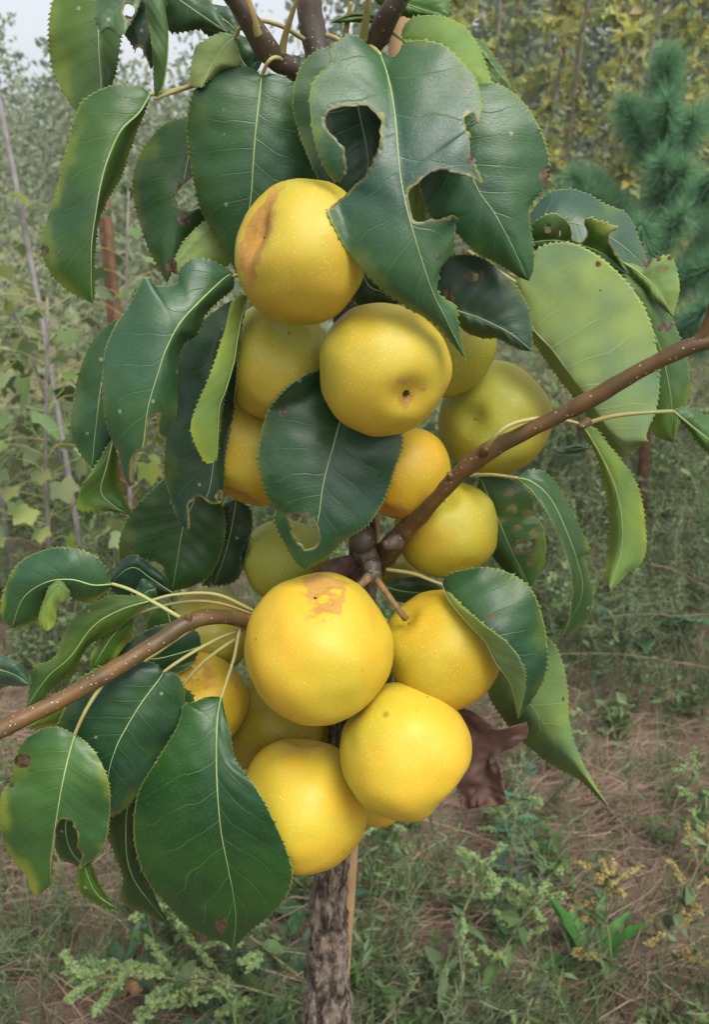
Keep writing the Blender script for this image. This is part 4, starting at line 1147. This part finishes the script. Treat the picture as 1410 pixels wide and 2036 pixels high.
def rotz(V, a):
    c, s = math.cos(a), math.sin(a)
    return np.asarray(V) @ np.array([[c, s, 0], [-s, c, 0], [0, 0, 1]])

def plant(name, mb, loc, mats, label, group=None, cat='plant', rz=0.0, s=1.0):
    V, F, m = mb.arrays()
    o = build(name, V, F, mats, None, m, smooth=False)
    o.location = loc; o.rotation_euler = (0, 0, rz); o.scale = (s, s, s)
    tag(o, label, cat, group)
    return o

def split_plant(name, mb, loc, parts, label, group=None, cat='plant', rz=0.0):
    """a plant whose stem, leaves and seeds are parts of their own; parts: (part name, material) by slot"""
    root = empty(name, loc); root.rotation_euler = (0, 0, rz)
    V, F, m = mb.arrays()
    for i, (pn, mt) in enumerate(parts):
        sel = F[m == i]
        if not len(sel): continue
        us, inv = np.unique(sel.ravel(), return_inverse=True)
        pt = build(pn, V[us], inv.reshape(-1, 3), mt, root, smooth=False)
        if pn in ('leaves', 'seed_spikes'): pt['kind'] = 'stuff'
    tag(root, label, cat, group)
    return root

SLW = [M['stem'], M['weed'], M['seed']]
SLG = [M['stem'], M['weed_grey'], M['seed']]
SLB = [M['stem'], M['weed_blue'], M['seed']]

# ---- dense cover nobody could count
def density(px, py):
    """weeds, straw, feathery, tall"""
    w, s, f = .55, .25, .25
    if py > 1450 and px < 260: w, s, f = .10, 1.0, .15
    elif py > 1740 and px < 640: w, s, f = .75, .3, .1
    elif 1540 < py < 1740 and px > 1040: w, s, f = .34, 1.0, .40
    elif 1600 < py < 1800 and 780 < px < 1040: w, s, f = .20, .3, .10
    elif py > 1740 and px > 1230: w, s, f = .36, .4, .15
    elif py > 1780: w, s, f = .65, .35, .2
    elif 1120 < py < 1540 and px > 1000: w, s, f = .40, .35, 1.3
    elif py < 1120: w, s, f = .8, .25, .8
    return w, s, f

def scatter():
    rnd = random.Random(5); CHEAP[0] = True
    kinds_w = [herb(.10, 1, 4, 8, .028, .010), herb(.14, 2, 5, 9, .022, .007), herb(.08, 3, 3, 6, .04, .016), goosefoot(.16, 4, 6, per=14, leafy=5), herb(.16, 5, 6, 10, .035, .006), herb(.12, 6, 3, 8, .03, .013), tuft(30, .16, 61, .7, .0016, 1, .9, 3), tuft(26, .12, 62, .9, .0014, 1, 1.1, 3)]
    kinds_f = [feathery(.18, 7), feathery(.25, 8, 16), feathery(.22, 9, 14), tuft(24, .15, 10, .5, .0014, 1)]
    cover, fea = MB(), MB()
    cover.add([(0, 0, -.5), (0, .001, -.5), (0, 0, -.501)], [(0, 1, 2)], 0)
    def put(tgt, kind, x, y, s):
        a = rnd.uniform(0, 6.28); c, sn = math.cos(a) * s, math.sin(a) * s
        tgt.merge(kind, [[c, -sn, 0, x], [sn, c, 0, y], [0, 0, s, ground_z(x, y) - .004], [0, 0, 0, 1]])
    n = 0
    while n < 2900:
        y = .62 + 3.6 * rnd.random() ** 1.5; half = .5 + .55 * y
        x = rnd.uniform(-half, half)
        if math.hypot(x - tree.location.x, y - .5) < .12: continue
        px, py = project(np.array([x, y, 0.]))
        w, s, f = density(px, py)
        cl = .68 + .9 * noise.noise((x * 3.1, y * 3.1, 5.5))
        r = rnd.random()
        grow = 1 + .35 * max(0, y - 1.5)
        if r < w * cl * 1.1: put(cover, rnd.choice(kinds_w), x, y, rnd.uniform(.55, 1.2) * grow)
        elif r < (w * .8 + f) * cl * 1.2: put(fea, rnd.choice(kinds_f), x, y, rnd.uniform(.6, 1.2) * grow)
        n += 1
    o = cover.build('ground_cover', SLW); tag(o, 'low green weeds covering the rough soil', 'weeds', kind='stuff')
    o = fea.build('wormwood_cover', SLG); tag(o, 'feathery grey green weeds over the ground', 'weeds', kind='stuff')
    # straw: dry blades lying across each other
    st = MB(); n = 0
    while n < 34000:
        y = .6 + 2.6 * rnd.random() ** 1.4; half = .45 + .52 * y; x = rnd.uniform(-half, half)
        px, py = project(np.array([x, y, 0.]))
        n += 1
        if rnd.random() > density(px, py)[1] * (.55 + .9 * noise.noise((x * 4, y * 4, 1.5))) * 1.25: continue
        a = rnd.gauss(.5, .75) + (math.pi if rnd.random() < .5 else 0); L = rnd.uniform(.05, .20); z = ground_z(x, y) + rnd.uniform(.002, .03)
        d = np.array([math.cos(a), math.sin(a) * .8, rnd.gauss(0, .12)]); s = np.array([-d[1], d[0], rnd.gauss(0, .4)]) * rnd.uniform(.0005, .0012)
        p = np.array([x, y, z]); b = np.array([rnd.gauss(0, .1), rnd.gauss(0, .1), rnd.uniform(0, .12)]) * L
        q = p + d * L / 2 + b; e = p + d * L
        st.add([p - s, p + s, q - s, q + s, e], [(0, 1, 3), (0, 3, 2), (2, 3, 4)], 0)
    for i in range(160):
        y = .8 + 2.2 * rnd.random(); x = rnd.uniform(-1.2, 1.2)
        px, py = project(np.array([x, y, 0.]))
        if rnd.random() < density(px, py)[1]:
            st.merge(tuft(26, rnd.uniform(.08, .2), 100 + i, 1.4, .0011, 0, 1.6), [[1, 0, 0, x], [0, 1, 0, y], [0, 0, 1, ground_z(x, y)], [0, 0, 0, 1]])
    o = st.build('dry_straw', [M['straw']]); tag(o, 'dry straw lying on the bare soil', 'straw', kind='stuff')
    # grass
    g = MB(); blades = [tuft(22, .11, 200 + i, .6, .0013, i % 2, .8, 2) for i in range(6)]
    for i in range(2600):
        y = .65 + 3.2 * rnd.random() ** 1.3; half = .45 + .55 * y; x = rnd.uniform(-half, half)
        px, py = project(np.array([x, y, 0.]))
        if rnd.random() < .15 + .6 * density(px, py)[0]:
            s = rnd.uniform(.6, 1.5) * (1 + .3 * max(0, y - 1.5))
            g.merge(rnd.choice(blades), [[s, 0, 0, x], [0, s, 0, y], [0, 0, s, ground_z(x, y)], [0, 0, 0, 1]])
    o = g.build('grass', [M['weed_grey'], M['weed']]); tag(o, 'thin grey green grass between the weeds', 'grass', kind='stuff')
    # clods
    c = MB()
    for i in range(1500):
        y = .6 + 2.0 * rnd.random() ** 1.3; half = .4 + .5 * y; x = rnd.uniform(-half, half); r = rnd.uniform(.002, .007) * (2 if rnd.random() < .06 else 1)
        V = OCT * r * np.array([rnd.uniform(.7, 1.4), rnd.uniform(.7, 1.4), rnd.uniform(.5, .9)])
        c.add(rotz(V, rnd.random() * 6) + np.array([x, y, ground_z(x, y) + r * .2]), OCF, 0)
    o = c.build('soil_clods', [M['clod']], smooth=True); tag(o, 'small reddish brown clods on the soil', 'soil', kind='stuff')
scatter()

# ---- taller weeds either side, behind the tree
def tall_weeds():
    rnd = random.Random(9)
    kinds = [goosefoot(.55, 21, 12, per=14, gr=.003, leafy=14), goosefoot(.45, 22, 10, per=14, gr=.003, leafy=12), herb(.5, 23, 5, 14, .05, .012), herb(.4, 24, 5, 11, .06, .02), feathery(.5, 25, 26, 30), feathery(.6, 26, 30, 30), tuft(40, .55, 27, .35, .002, 1, .5)]
    a = MB()
    for i in range(640):
        y = 1.75 + 4.6 * rnd.random() ** 1.4; half = .7 + .72 * y; x = rnd.uniform(-half, half)
        if y < 2.3 and abs(x) < .25: continue
        if x > .3 and y < 2.2 and rnd.random() < .45: continue
        if rnd.random() > .65 + .5 * noise.noise((x * 1.3, y * 1.3, 9)): continue
        s = rnd.uniform(.55, 1.1) * (.72 if y < 2.4 else 1.0)
        an = rnd.uniform(0, 6.28); c, sn = math.cos(an) * s, math.sin(an) * s
        a.merge(rnd.choice(kinds), [[c, -sn, 0, x], [sn, c, 0, y], [0, 0, s, ground_z(x, y) - .01], [0, 0, 0, 1]])
    o = a.build('tall_weeds', SLG); tag(o, 'waist high grey green weeds behind the pear tree', 'weeds', kind='stuff')
tall_weeds()
CHEAP[0] = False

# ---- far thicket on the slope
def thicket():
    rnd = random.Random(13); random.seed(13)
    t = MB()
    V, F, n = [], [], 0
    for i in range(480):
        y = 7.5 + 34 * rnd.random() ** 1.25; half = 1.5 + .85 * y; x = rnd.uniform(-half, half)
        h = rnd.uniform(.7, 1.7) * (1 + .02 * y); r = h * rnd.uniform(.35, .6); z0 = ground_z(x, y)
        sz = .035 + .0042 * y
        k = 170
        for j in range(k):
            ph = rnd.random() * 6.28; zz = rnd.random() ** .8; rr = r * (1 - .55 * zz) * rnd.random() ** .35
            p = np.array([x + rr * math.cos(ph), y + rr * math.sin(ph), z0 + zz * h])
            d = np.array([rnd.gauss(0, 1), rnd.gauss(0, 1), rnd.gauss(.4, .8)]); d /= np.linalg.norm(d)
            s = np.cross(d, [rnd.gauss(0, 1), rnd.gauss(0, 1), rnd.gauss(0, 1)]); s /= np.linalg.norm(s) + 1e-6
            L = sz * rnd.uniform(.6, 1.5)
            V += [p, p + d * L * .5 + s * L * .28, p + d * L, p + d * L * .5 - s * L * .28]; F += [(n, n + 1, n + 2), (n, n + 2, n + 3)]; n += 4
    for i in range(420):
        y = 4.6 + 10 * rnd.random(); half = 1.2 + .8 * y; x = rnd.uniform(-half, half)
        h = rnd.uniform(.25, .75); r = rnd.uniform(.2, .5); z0 = ground_z(x, y)
        for j in range(110):
            ph = rnd.random() * 6.28; zz = rnd.random(); rr = r * rnd.random() ** .5
            p = np.array([x + rr * math.cos(ph), y + rr * math.sin(ph), z0 + zz * h])
            d = np.array([rnd.gauss(0, 1), rnd.gauss(0, 1), rnd.gauss(.8, .8)]); d /= np.linalg.norm(d)
            s = np.cross(d, [rnd.gauss(0, 1), rnd.gauss(0, 1), rnd.gauss(0, 1)]); s /= np.linalg.norm(s) + 1e-6
            L = rnd.uniform(.05, .13)
            V += [p, p + d * L * .5 + s * L * .2, p + d * L, p + d * L * .5 - s * L * .2]; F += [(n, n + 1, n + 2), (n, n + 2, n + 3)]; n += 4
    for i in range(90):
        y = rnd.uniform(11, 20); x = rnd.uniform(-.75 * y, 0); h = rnd.uniform(1.6, 2.9) * y / 15; r = rnd.uniform(.5, 1.0); z0 = ground_z(x, y)
        for j in range(260):
            ph = rnd.random() * 6.28; zz = rnd.random() ** .9; rr = r * (1 - .6 * zz) * rnd.random() ** .4
            p = np.array([x + rr * math.cos(ph), y + rr * math.sin(ph), z0 + zz * h])
            d = np.array([rnd.gauss(0, 1), rnd.gauss(0, 1), rnd.gauss(.6, .8)]); d /= np.linalg.norm(d)
            s = np.cross(d, [rnd.gauss(0, 1), rnd.gauss(0, 1), rnd.gauss(0, 1)]); s /= np.linalg.norm(s) + 1e-6
            L = rnd.uniform(.08, .16)
            V += [p, p + d * L * .5 + s * L * .25, p + d * L, p + d * L * .5 - s * L * .25]; F += [(n, n + 1, n + 2), (n, n + 2, n + 3)]; n += 4
    for i in range(210):
        y = rnd.uniform(11, 17); x = rnd.uniform(-.5, 1.0 + .75 * y); h = rnd.uniform(3.2, 5.2); r = rnd.uniform(.35, .7); z0 = ground_z(x, y)
        for j in range(230):
            ph = rnd.random() * 6.28; zz = rnd.random(); rr = r * rnd.random() ** .4
            p = np.array([x + rr * math.cos(ph), y + rr * math.sin(ph), z0 + zz * h])
            d = np.array([rnd.gauss(0, 1), rnd.gauss(0, 1), rnd.gauss(-.2, .8)]); d /= np.linalg.norm(d)
            s = np.cross(d, [rnd.gauss(0, 1), rnd.gauss(0, 1), rnd.gauss(0, 1)]); s /= np.linalg.norm(s) + 1e-6
            L = rnd.uniform(.11, .20)
            V += [p, p + d * L * .5 + s * L * .3, p + d * L, p + d * L * .5 - s * L * .3]; F += [(n, n + 1, n + 2), (n, n + 2, n + 3)]; n += 4
    t.add(V, F, 0)
    o = t.build('thicket', [M['thicket']]); tag(o, 'grey green thicket covering the far slope', 'shrubs', kind='stuff')
thicket()

# ---- row of slender saplings, upper right
def sapling_mesh(seed, h, nl, L, W, spread):
    random.seed(seed)
    tr, cr = MB(), MB()
    st = arc((0, 0, -.1), (rv(-.05, .05), rv(-.05, .05), 1), h, 12, 0, .035)
    tr.tube(st, np.linspace(.016, .004, 13), 0, 6)
    for i in range(14):
        t = rv(.18, .98); b = along(st, t)
        br = arc(b, rdir(.5), spread * rv(.5, 1.2), 5, .2)
        tr.tube(br, [.004, .0015], 0, 3)
        for k in range(nl // 14):
            card(cr, along(br, rv(.1, 1)), rdir(-.5), L * rv(.6, 1.2), W * rv(.7, 1.2), 0 if random.random() < .55 else 1)
    for k in range(nl // 3):
        card(cr, along(st, rv(.12, 1)), rdir(-.3), L * rv(.6, 1.2), W * rv(.7, 1.2), 0 if random.random() < .5 else 1)
    return tr, cr

def saplings():
    var = []
    for i in range(5):
        tr, cr = sapling_mesh(300 + i, 3.1 + .25 * i, 520, .085, .055, .36)
        a = tr.build('trunk', [M['sap_wood']], smooth=True); b = cr.build('crown', [M['yellow_leaf'], M['green_leaf']])
        var.append((a.data, b.data))
        bpy.data.objects.remove(a); bpy.data.objects.remove(b)
    rnd = random.Random(31)
    spots = []
    for row, (Y, n, off) in enumerate(((5.4, 9, .0), (7.0, 12, .12), (8.8, 14, .3))):
        for i in range(n):
            x = (.35 + off) + i * (.27 + .02 * row) * (Y / 5.6) * .92 + rnd.uniform(-.07, .07)
            spots.append((x, Y + rnd.uniform(-.4, .4), row))
    lab = {0: 'slender yellow green sapling in the front row beyond the pine', 1: 'slender yellow green sapling in the second row up the slope', 2: 'slender yellow green sapling in the hindmost row up the slope'}
    for i, (x, y, row) in enumerate(spots):
        root = empty('sapling', (x, y, ground_z(x, y)))
        root.rotation_euler = (rnd.uniform(-.04, .04), rnd.uniform(-.04, .04), rnd.uniform(0, 6.28)); s = rnd.uniform(.8, 1.15); root.scale = (s, s, s)
        ta, cb = var[i % 5]
        for nm, d in (('trunk', ta), ('crown', cb)):
            o = bpy.data.objects.new(nm, d); COL.objects.link(o); o.parent = root
        tag(root, lab[row], 'tree', 'saplings in row %d of the nursery' % (row + 1))
saplings()

# ---- young pine on the right
def pine():
    random.seed(77)
    b = P(1330, 640, 2.75); x0, y0 = float(b[0]), 2.75; z0 = ground_z(x0, y0)
    b2 = P(1316, 180, 2.75)
    lean = float((b2[0] - b[0]) / (b2[2] - z0))
    root = empty('pine_tree', (x0, y0, z0))
    ztop = float(P(1320, 245, 2.75)[2]) - z0; zt2 = float(P(1320, 118, 2.75)[2]) - z0
    tube('trunk', [(x0, y0, z0 - .1), (x0 + lean * ztop * .5, y0, z0 + ztop * .5), (x0 + lean * ztop, y0, z0 + ztop), (x0 + lean * zt2, y0, z0 + zt2)], [.02, .016, .012, .007], M['pine_bark'], root, 10, 30, rough=.1)
    def needles(pts, n, L, up):
        mb = MB()
        V, F = [], []
        for k in range(n):
            t = random.random(); q = along(pts, t); ax = unit(along(pts, min(1, t + .05)) - along(pts, max(0, t - .05)))
            d = unit(rdir() * 1.0 + ax * up); l = L * rv(.75, 1.15)
            s = unit(np.cross(d, rdir())) * .0014
            j = len(V); V += [q - s, q + s, q + d * l]; F.append((j, j + 1, j + 2))
        mb.add(V, F, 0)
        return mb
    def shoot(p, d, L, nd, nl, droop=-.2, up=.9, r=.006):
        p = (p[0] + lean * p[2], p[1], p[2])
        pts = arc(p, d, L, 6, droop, .06)
        V, Fq = tube_arrays(pts, np.linspace(r, r * .5, 7), 6)
        br = build('branch', V, tris(Fq), M['pine_bark'], root)
        o = needles(pts, nd, nl, up).build('needles', [M['needle']], br); o['kind'] = 'stuff'
    shoot((0, 0, ztop - .02), (lean, 0, 1), zt2 - ztop + .02, 4200, .075, 0, .75)
    for k in range(6):
        a = k * 1.05 + .3
        shoot((0, 0, ztop - .11), (math.cos(a) * .9, math.sin(a) * .9, .75), rv(.15, .22), 1700, .075, -.5, .7)
    for lev, (zz, n, L) in enumerate(((ztop - .30, 6, .32), (ztop - .48, 7, .44), (ztop - .68, 7, .48))):
        for k in range(n):
            a = k * 6.283 / n + lev * .6 + rv(-.2, .2)
            shoot((0, 0, zz + rv(-.04, .04)), (math.cos(a), math.sin(a), .35), L * rv(.75, 1.1), 2200, .08, -.4, .5)
            if k % 2 == 0:
                shoot((math.cos(a) * L * .45, math.sin(a) * L * .45, zz + L * .2), (math.cos(a + .6), math.sin(a + .6), .6), L * .5, 1100, .075, -.4, .6, .004)
    tag(root, 'young pine with an upright needle covered leader, right of the pear tree', 'tree')
pine()

# ---- lobed yellowing saplings and poles on the left
def lobed_leaf(L):
    out = []
    ang = [0, 20, 40, 58, 80, 100, 122, 145, 168]
    rad = [1.0, .78, .66, .92, .74, .62, .74, .55, .3]
    pts = [(math.radians(a), r) for a, r in zip(ang, rad)]
    full = [(-a, r) for a, r in reversed(pts[1:])] + pts
    V = [(0, 0, 0)] + [(L * .6 * r * math.cos(a) + L * .12, L * .6 * r * math.sin(a), -.25 * L * (r ** 2) * .5) for a, r in full]
    F = [(0, i, i + 1) for i in range(1, len(full))]
    return V, F

def lobed_sapling(x, y, h, n, seed, label, yellow, Lf=.075, lean=(0, 0)):
    random.seed(seed)
    root = empty('sapling', (x, y, ground_z(x, y)))
    Lf *= .8
    st = arc((0, 0, -.05), (lean[0], lean[1], 1), h, 9, 0, .06)
    V, Fq = tube_arrays(st, np.linspace(.008, .003, 10), 7); build('stem', V, tris(Fq), M['sap_wood'], root)
    LV, LF = lobed_leaf(Lf)
    me = None
    for i in range(n):
        t = .25 + .75 * i / n
        b = along(st, t); a = i * 2.4 + rv(-.4, .4); L = rv(.05, .14)
        tip = b + np.array([math.cos(a), math.sin(a), rv(.1, .6)]) * L
        if me is None or i == n // 2:
            o = build('leaf', LV, LF, M['lobed_yellow'] if (i < n // 2) == yellow else M['lobed_green'], root, smooth=True); me = o.data
        else:
            o = bpy.data.objects.new('leaf', me); COL.objects.link(o); o.parent = root
        o.location = tip; s = rv(.6, 1.25); o.scale = (s, s, s)
        o.rotation_euler = (rv(-.5, .5), rv(.2, 1.2), a + rv(-.5, .5))
        V, Fq = tube_arrays(np.array([b, (b + tip) / 2 + [0, 0, .01], tip]), [.0012, .001, .0009], 4, cap=False)
        build('petiole', V - tip, tris(Fq), M['petiole'], root).location = tip
    tag(root, label, 'tree', 'lobed leaf saplings on the left')
def pxy(px, py, Y): p = P(px, py, Y); return float(p[0]), Y
x, y = pxy(18, 600, 1.95); lobed_sapling(x, y, .95, 52, 401, 'sapling with lobed yellow green leaves at the left edge, by the grey pole', True)
x, y = pxy(-60, 600, 2.2); lobed_sapling(x, y, 1.15, 52, 402, 'lobed leaf sapling cut by the left edge of the picture', False)
x, y = pxy(215, 600, 2.1); lobed_sapling(x, y, 1.18, 50, 403, 'yellow sapling with lobed leaves climbing the pair of reddish stakes', True, .08)
x, y = pxy(100, 600, 2.8); lobed_sapling(x, y, 1.0, 46, 404, 'thin lobed leaf sapling between the grey pole and the reddish stakes', False, .085)
x, y = pxy(330, 500, 3.0); lobed_sapling(x, y, 1.3, 44, 405, 'lobed leaf sapling half hidden behind the upper left pear leaves', True, .08)

def pole(name, a, b, r, m, label):
    a, b = np.asarray(a), np.asarray(b)
    d = (b - a) / (a[2] - b[2]); bot = b + d * (b[2] + .05)
    tube(name, [a, a * .6 + bot * .4 + np.array([.012, 0, 0]), a * .25 + bot * .75 + np.array([.01, 0, 0]), bot], [r * .9, r, r * 1.05, r * 1.1], m, None, 10, 40, rough=.12, freq=30)
    o = bpy.context.scene.objects[-1] if False else COL.objects[-1]
    tag(o, label, 'stake')
pole('stake', P(-22, 100, 2.3), P(60, 560, 2.3), .0075, M['grey_wood'], 'leaning weathered grey pole at the far left')
pole('stake', P(193, 340, 2.3), P(214, 640, 2.3), .0105, M['red_wood'], 'dark reddish stake, left one of the pair behind the left leaves')
pole('stake', P(204, 350, 2.25), P(226, 640, 2.25), .012, M['red_wood'], 'reddish brown stake, right one of the pair behind the left leaves')

# ---- weeds one can point to, near the foot of the tree
def at(px, py): return tuple(float(v) for v in G(px, py))
SG = [('stem', M['stem']), ('leaves', M['weed']), ('seed_spikes', M['seed'])]
SY = [('stem', M['stem']), ('leaves', M['weed_grey']), ('seed_spikes', M['seed_yellow'])]
SB = [('stem', M['stem']), ('leaves', M['weed_blue']), ('seed_spikes', M['seed'])]
gf = 'goosefoot weeds on the ground'
split_plant('goosefoot', goosefoot(.36, 501, 26, (-1.5, -.25), .0030, 60, 6, .34), at(650, 2010), SG, 'goosefoot with pale green seed spikes sprawling left of the trunk foot', gf)
split_plant('goosefoot', goosefoot(.30, 502, 20, (-.7, -.1), .0030, 54, 8, .36), at(610, 1960), SG, 'short goosefoot with dense seed spikes under the tip of the big dark leaf', gf)
split_plant('goosefoot', goosefoot(.26, 503, 13, (.35, 0), .0023, 36, 12), at(840, 2030), SG, 'bushy goosefoot with pale drooping spikes right of the trunk foot', gf)
split_plant('goosefoot', goosefoot(.24, 504, 13, (.15, .1), .0022, 34, 12), at(970, 2000), SG, 'goosefoot with grey seed heads in the lower middle of the ground', gf)
split_plant('goosefoot', goosefoot(.30, 505, 12, (.05, .1), .0023, 30, 10), at(1015, 1760), SB, 'upright bluish goosefoot below the brown dead leaf', gf)
split_plant('goosefoot', goosefoot(.24, 506, 10, (-.2, .1), .0022, 30, 10), at(800, 1760), SG, 'goosefoot growing just right of the stake below the pears', gf)
split_plant('goosefoot', goosefoot(.22, 507, 12, (-.25, 0), .0022, 34, 5), at(1225, 1990), SY, 'yellow seeded goosefoot beside the bright green plant', gf)
split_plant('goosefoot', goosefoot(.24, 508, 12, (.2, 0), .0022, 34, 5), at(1300, 1960), SY, 'tall yellow seeded goosefoot near the lower right corner', gf)
split_plant('goosefoot', goosefoot(.20, 509, 11, (.3, -.1), .0022, 30, 5), at(1380, 2030), SY, 'yellow seeded goosefoot in the lower right corner', gf)
split_plant('goosefoot', goosefoot(.20, 510, 11, (-.2, .1), .0023, 30, 6), at(1400, 1760), SG, 'pale goosefoot at the right edge over the straw', gf)
split_plant('goosefoot', goosefoot(.30, 511, 12, (.1, .1), .0026, 30, 8), at(110, 1120), SG, 'seedy goosefoot on the left above the curled leaf', gf)
split_plant('goosefoot', goosefoot(.34, 512, 12, (-.1, .1), .0028, 30, 8), at(300, 1080), SG, 'seedy goosefoot between the hanging left leaves', gf)

def rosette(n, L, W, seed, wavy=.12, rise=.7, droop=.45):
    random.seed(seed); out = []
    for i in range(n):
        V, F = broad_leaf(L * rv(.7, 1.15), W * rv(.8, 1.15), wavy, 9, droop * rv(.6, 1.3), 1, rise * rv(.5, 1.2))
        out.append((rotz(V, i * 2.4 + rv(-.3, .3)), F))
    return out
def dock(name, ros, loc, m, label, cat='plant', stems=None, group=None):
    root = empty(name, loc)
    for V, F in ros: build('leaf', V, F, m, root, smooth=True)
    tag(root, label, cat, group)
dock('dock_plant', rosette(6, .13, .036, 601, .22, .9, .5), at(560, 1990), M['dockleaf'], 'broad leaved dock just left of the trunk foot', group='dock plants')
dock('dock_plant', rosette(6, .13, .04, 602, .22, .8, .45), at(440, 2050), M['dockleaf'], 'broad leaved dock at the bottom, left of the trunk', group='dock plants')
dock('dock_plant', rosette(6, .10, .028, 603, .14, .8, .5), at(250, 1930), M['dockleaf'], 'dock with drooping leaves below the hanging left leaves', group='dock plants')
dock('dock_plant', rosette(6, .11, .034, 604, .14, .7, .4), at(740, 1960), M['dockleaf'], 'dock with smooth leaves right of the stake', group='dock plants')
dock('dock_plant', rosette(6, .22, .07, 605, .12, .9, .4), at(1250, 1280), M['dockleaf'], 'large leaved plant on the right behind the hanging yellowish leaf', group='dock plants')
dock('dock_plant', rosette(5, .13, .034, 606, .14, .9, .45), at(600, 1830), M['dockleaf'], 'dock leaf cluster right behind the trunk, below the lowest pear', group='dock plants')
dock('lettuce_plant', rosette(11, .085, .024, 611, .2, 1.6, .5), at(1170, 1930), M['bright'], 'bright green leafy plant on the lower right')
dock('thistle_plant', rosette(10, .075, .020, 612, .3, .9, .5), at(1050, 1760), M['weed_blue'], 'blue green rosette beside the upright bluish goosefoot')
dock('dark_plant', rosette(8, .10, .04, 613, .2, 1.0, .4), at(1395, 1180), M['burgundy'], 'dark burgundy weed at the right edge')
for i, (a, b, l) in enumerate(((315, 2015, 'orange fallen leaf at the bottom left, right one of two'), (285, 1985, 'orange fallen leaf at the bottom left, left one of two'))):
    random.seed(614 + i); V, F = broad_leaf(.05, .035, .3, 9, .1, 1, .25)
    o = build('fallen_leaf', rotz(V, 1.2 + 2 * i) + np.array([0, 0, .012]), F, M['dead_leaf'], None, smooth=True); o.location = at(a, b); tag(o, l, 'leaf', 'fallen leaves')
random.seed(640)
for (a, b), lb in (((1060, 1985), 'thin red weed stem near the bottom'), ((880, 1735), 'short red weed stem on the bare soil patch')):
    p = np.array(at(a, b)); pts = arc(p, (.5 if a > 1000 else -.3, -.1, .6), .09, 6, .3, .2)
    o = tube('red_stem', pts, [.0022, .0015, .001], M['red_stem'], None, 6, 14)
    tag(o, lb, 'stem')
# pale dry weed stalks arching across the right side
random.seed(650)
for i, (a, b, c, d) in enumerate(((1430, 1240, 1190, 1230), (1430, 1335, 1110, 1300), (1430, 1190, 1290, 1120), (1410, 1480, 1200, 1440))):
    y0 = 1.55 + .08 * i
    p0, p1 = P(a, b, y0), P(c, d, y0 - .1)
    pts = np.array([p0, p0 * .66 + p1 * .34 + [0, 0, .012], p0 * .33 + p1 * .67 + [0, 0, .014], p1])
    foot = np.array([p0[0] + .12, y0 + .1, ground_z(p0[0] + .12, y0 + .1)])
    o = tube('dry_stalk', np.vstack([foot, pts]), [.0016, .0014, .001, .0007], M['straw'], None, 5, 26, rough=.2, freq=300)
    tag(o, ['upper pale dry stalk arching in from the right edge', 'long pale dry stalk arching in below the others', 'short topmost dry stalk at the right edge', 'lowest dry stalk at the right, above the straw'][i], 'stalk', 'dry stalks on the right')

# ---- thin haze box, added to lift the dark background
def haze():
    x0, x1, y0, y1, z0, z1 = -45, 45, -3, 62, -2.5, 9
    V = [(x, y, z) for z in (z0, z1) for y in (y0, y1) for x in (x0, x1)]
    F = [(0, 2, 3, 1), (4, 5, 7, 6), (0, 1, 5, 4), (2, 6, 7, 3), (0, 4, 6, 2), (1, 3, 7, 5)]
    m = bpy.data.materials.new('haze'); m.use_nodes = True; t = m.node_tree; t.nodes.clear()
    out = t.nodes.new('ShaderNodeOutputMaterial'); pv = t.nodes.new('ShaderNodeVolumePrincipled')
    pv.inputs['Color'].default_value = (.92, .95, .97, 1); pv.inputs['Density'].default_value = .0048; pv.inputs['Anisotropy'].default_value = .2
    t.links.new(pv.outputs[0], out.inputs['Volume'])
    o = build('haze', V, F, m, smooth=False); o['kind'] = 'stuff'
    tag(o, 'thin pale haze over the far slope', 'haze')
haze()
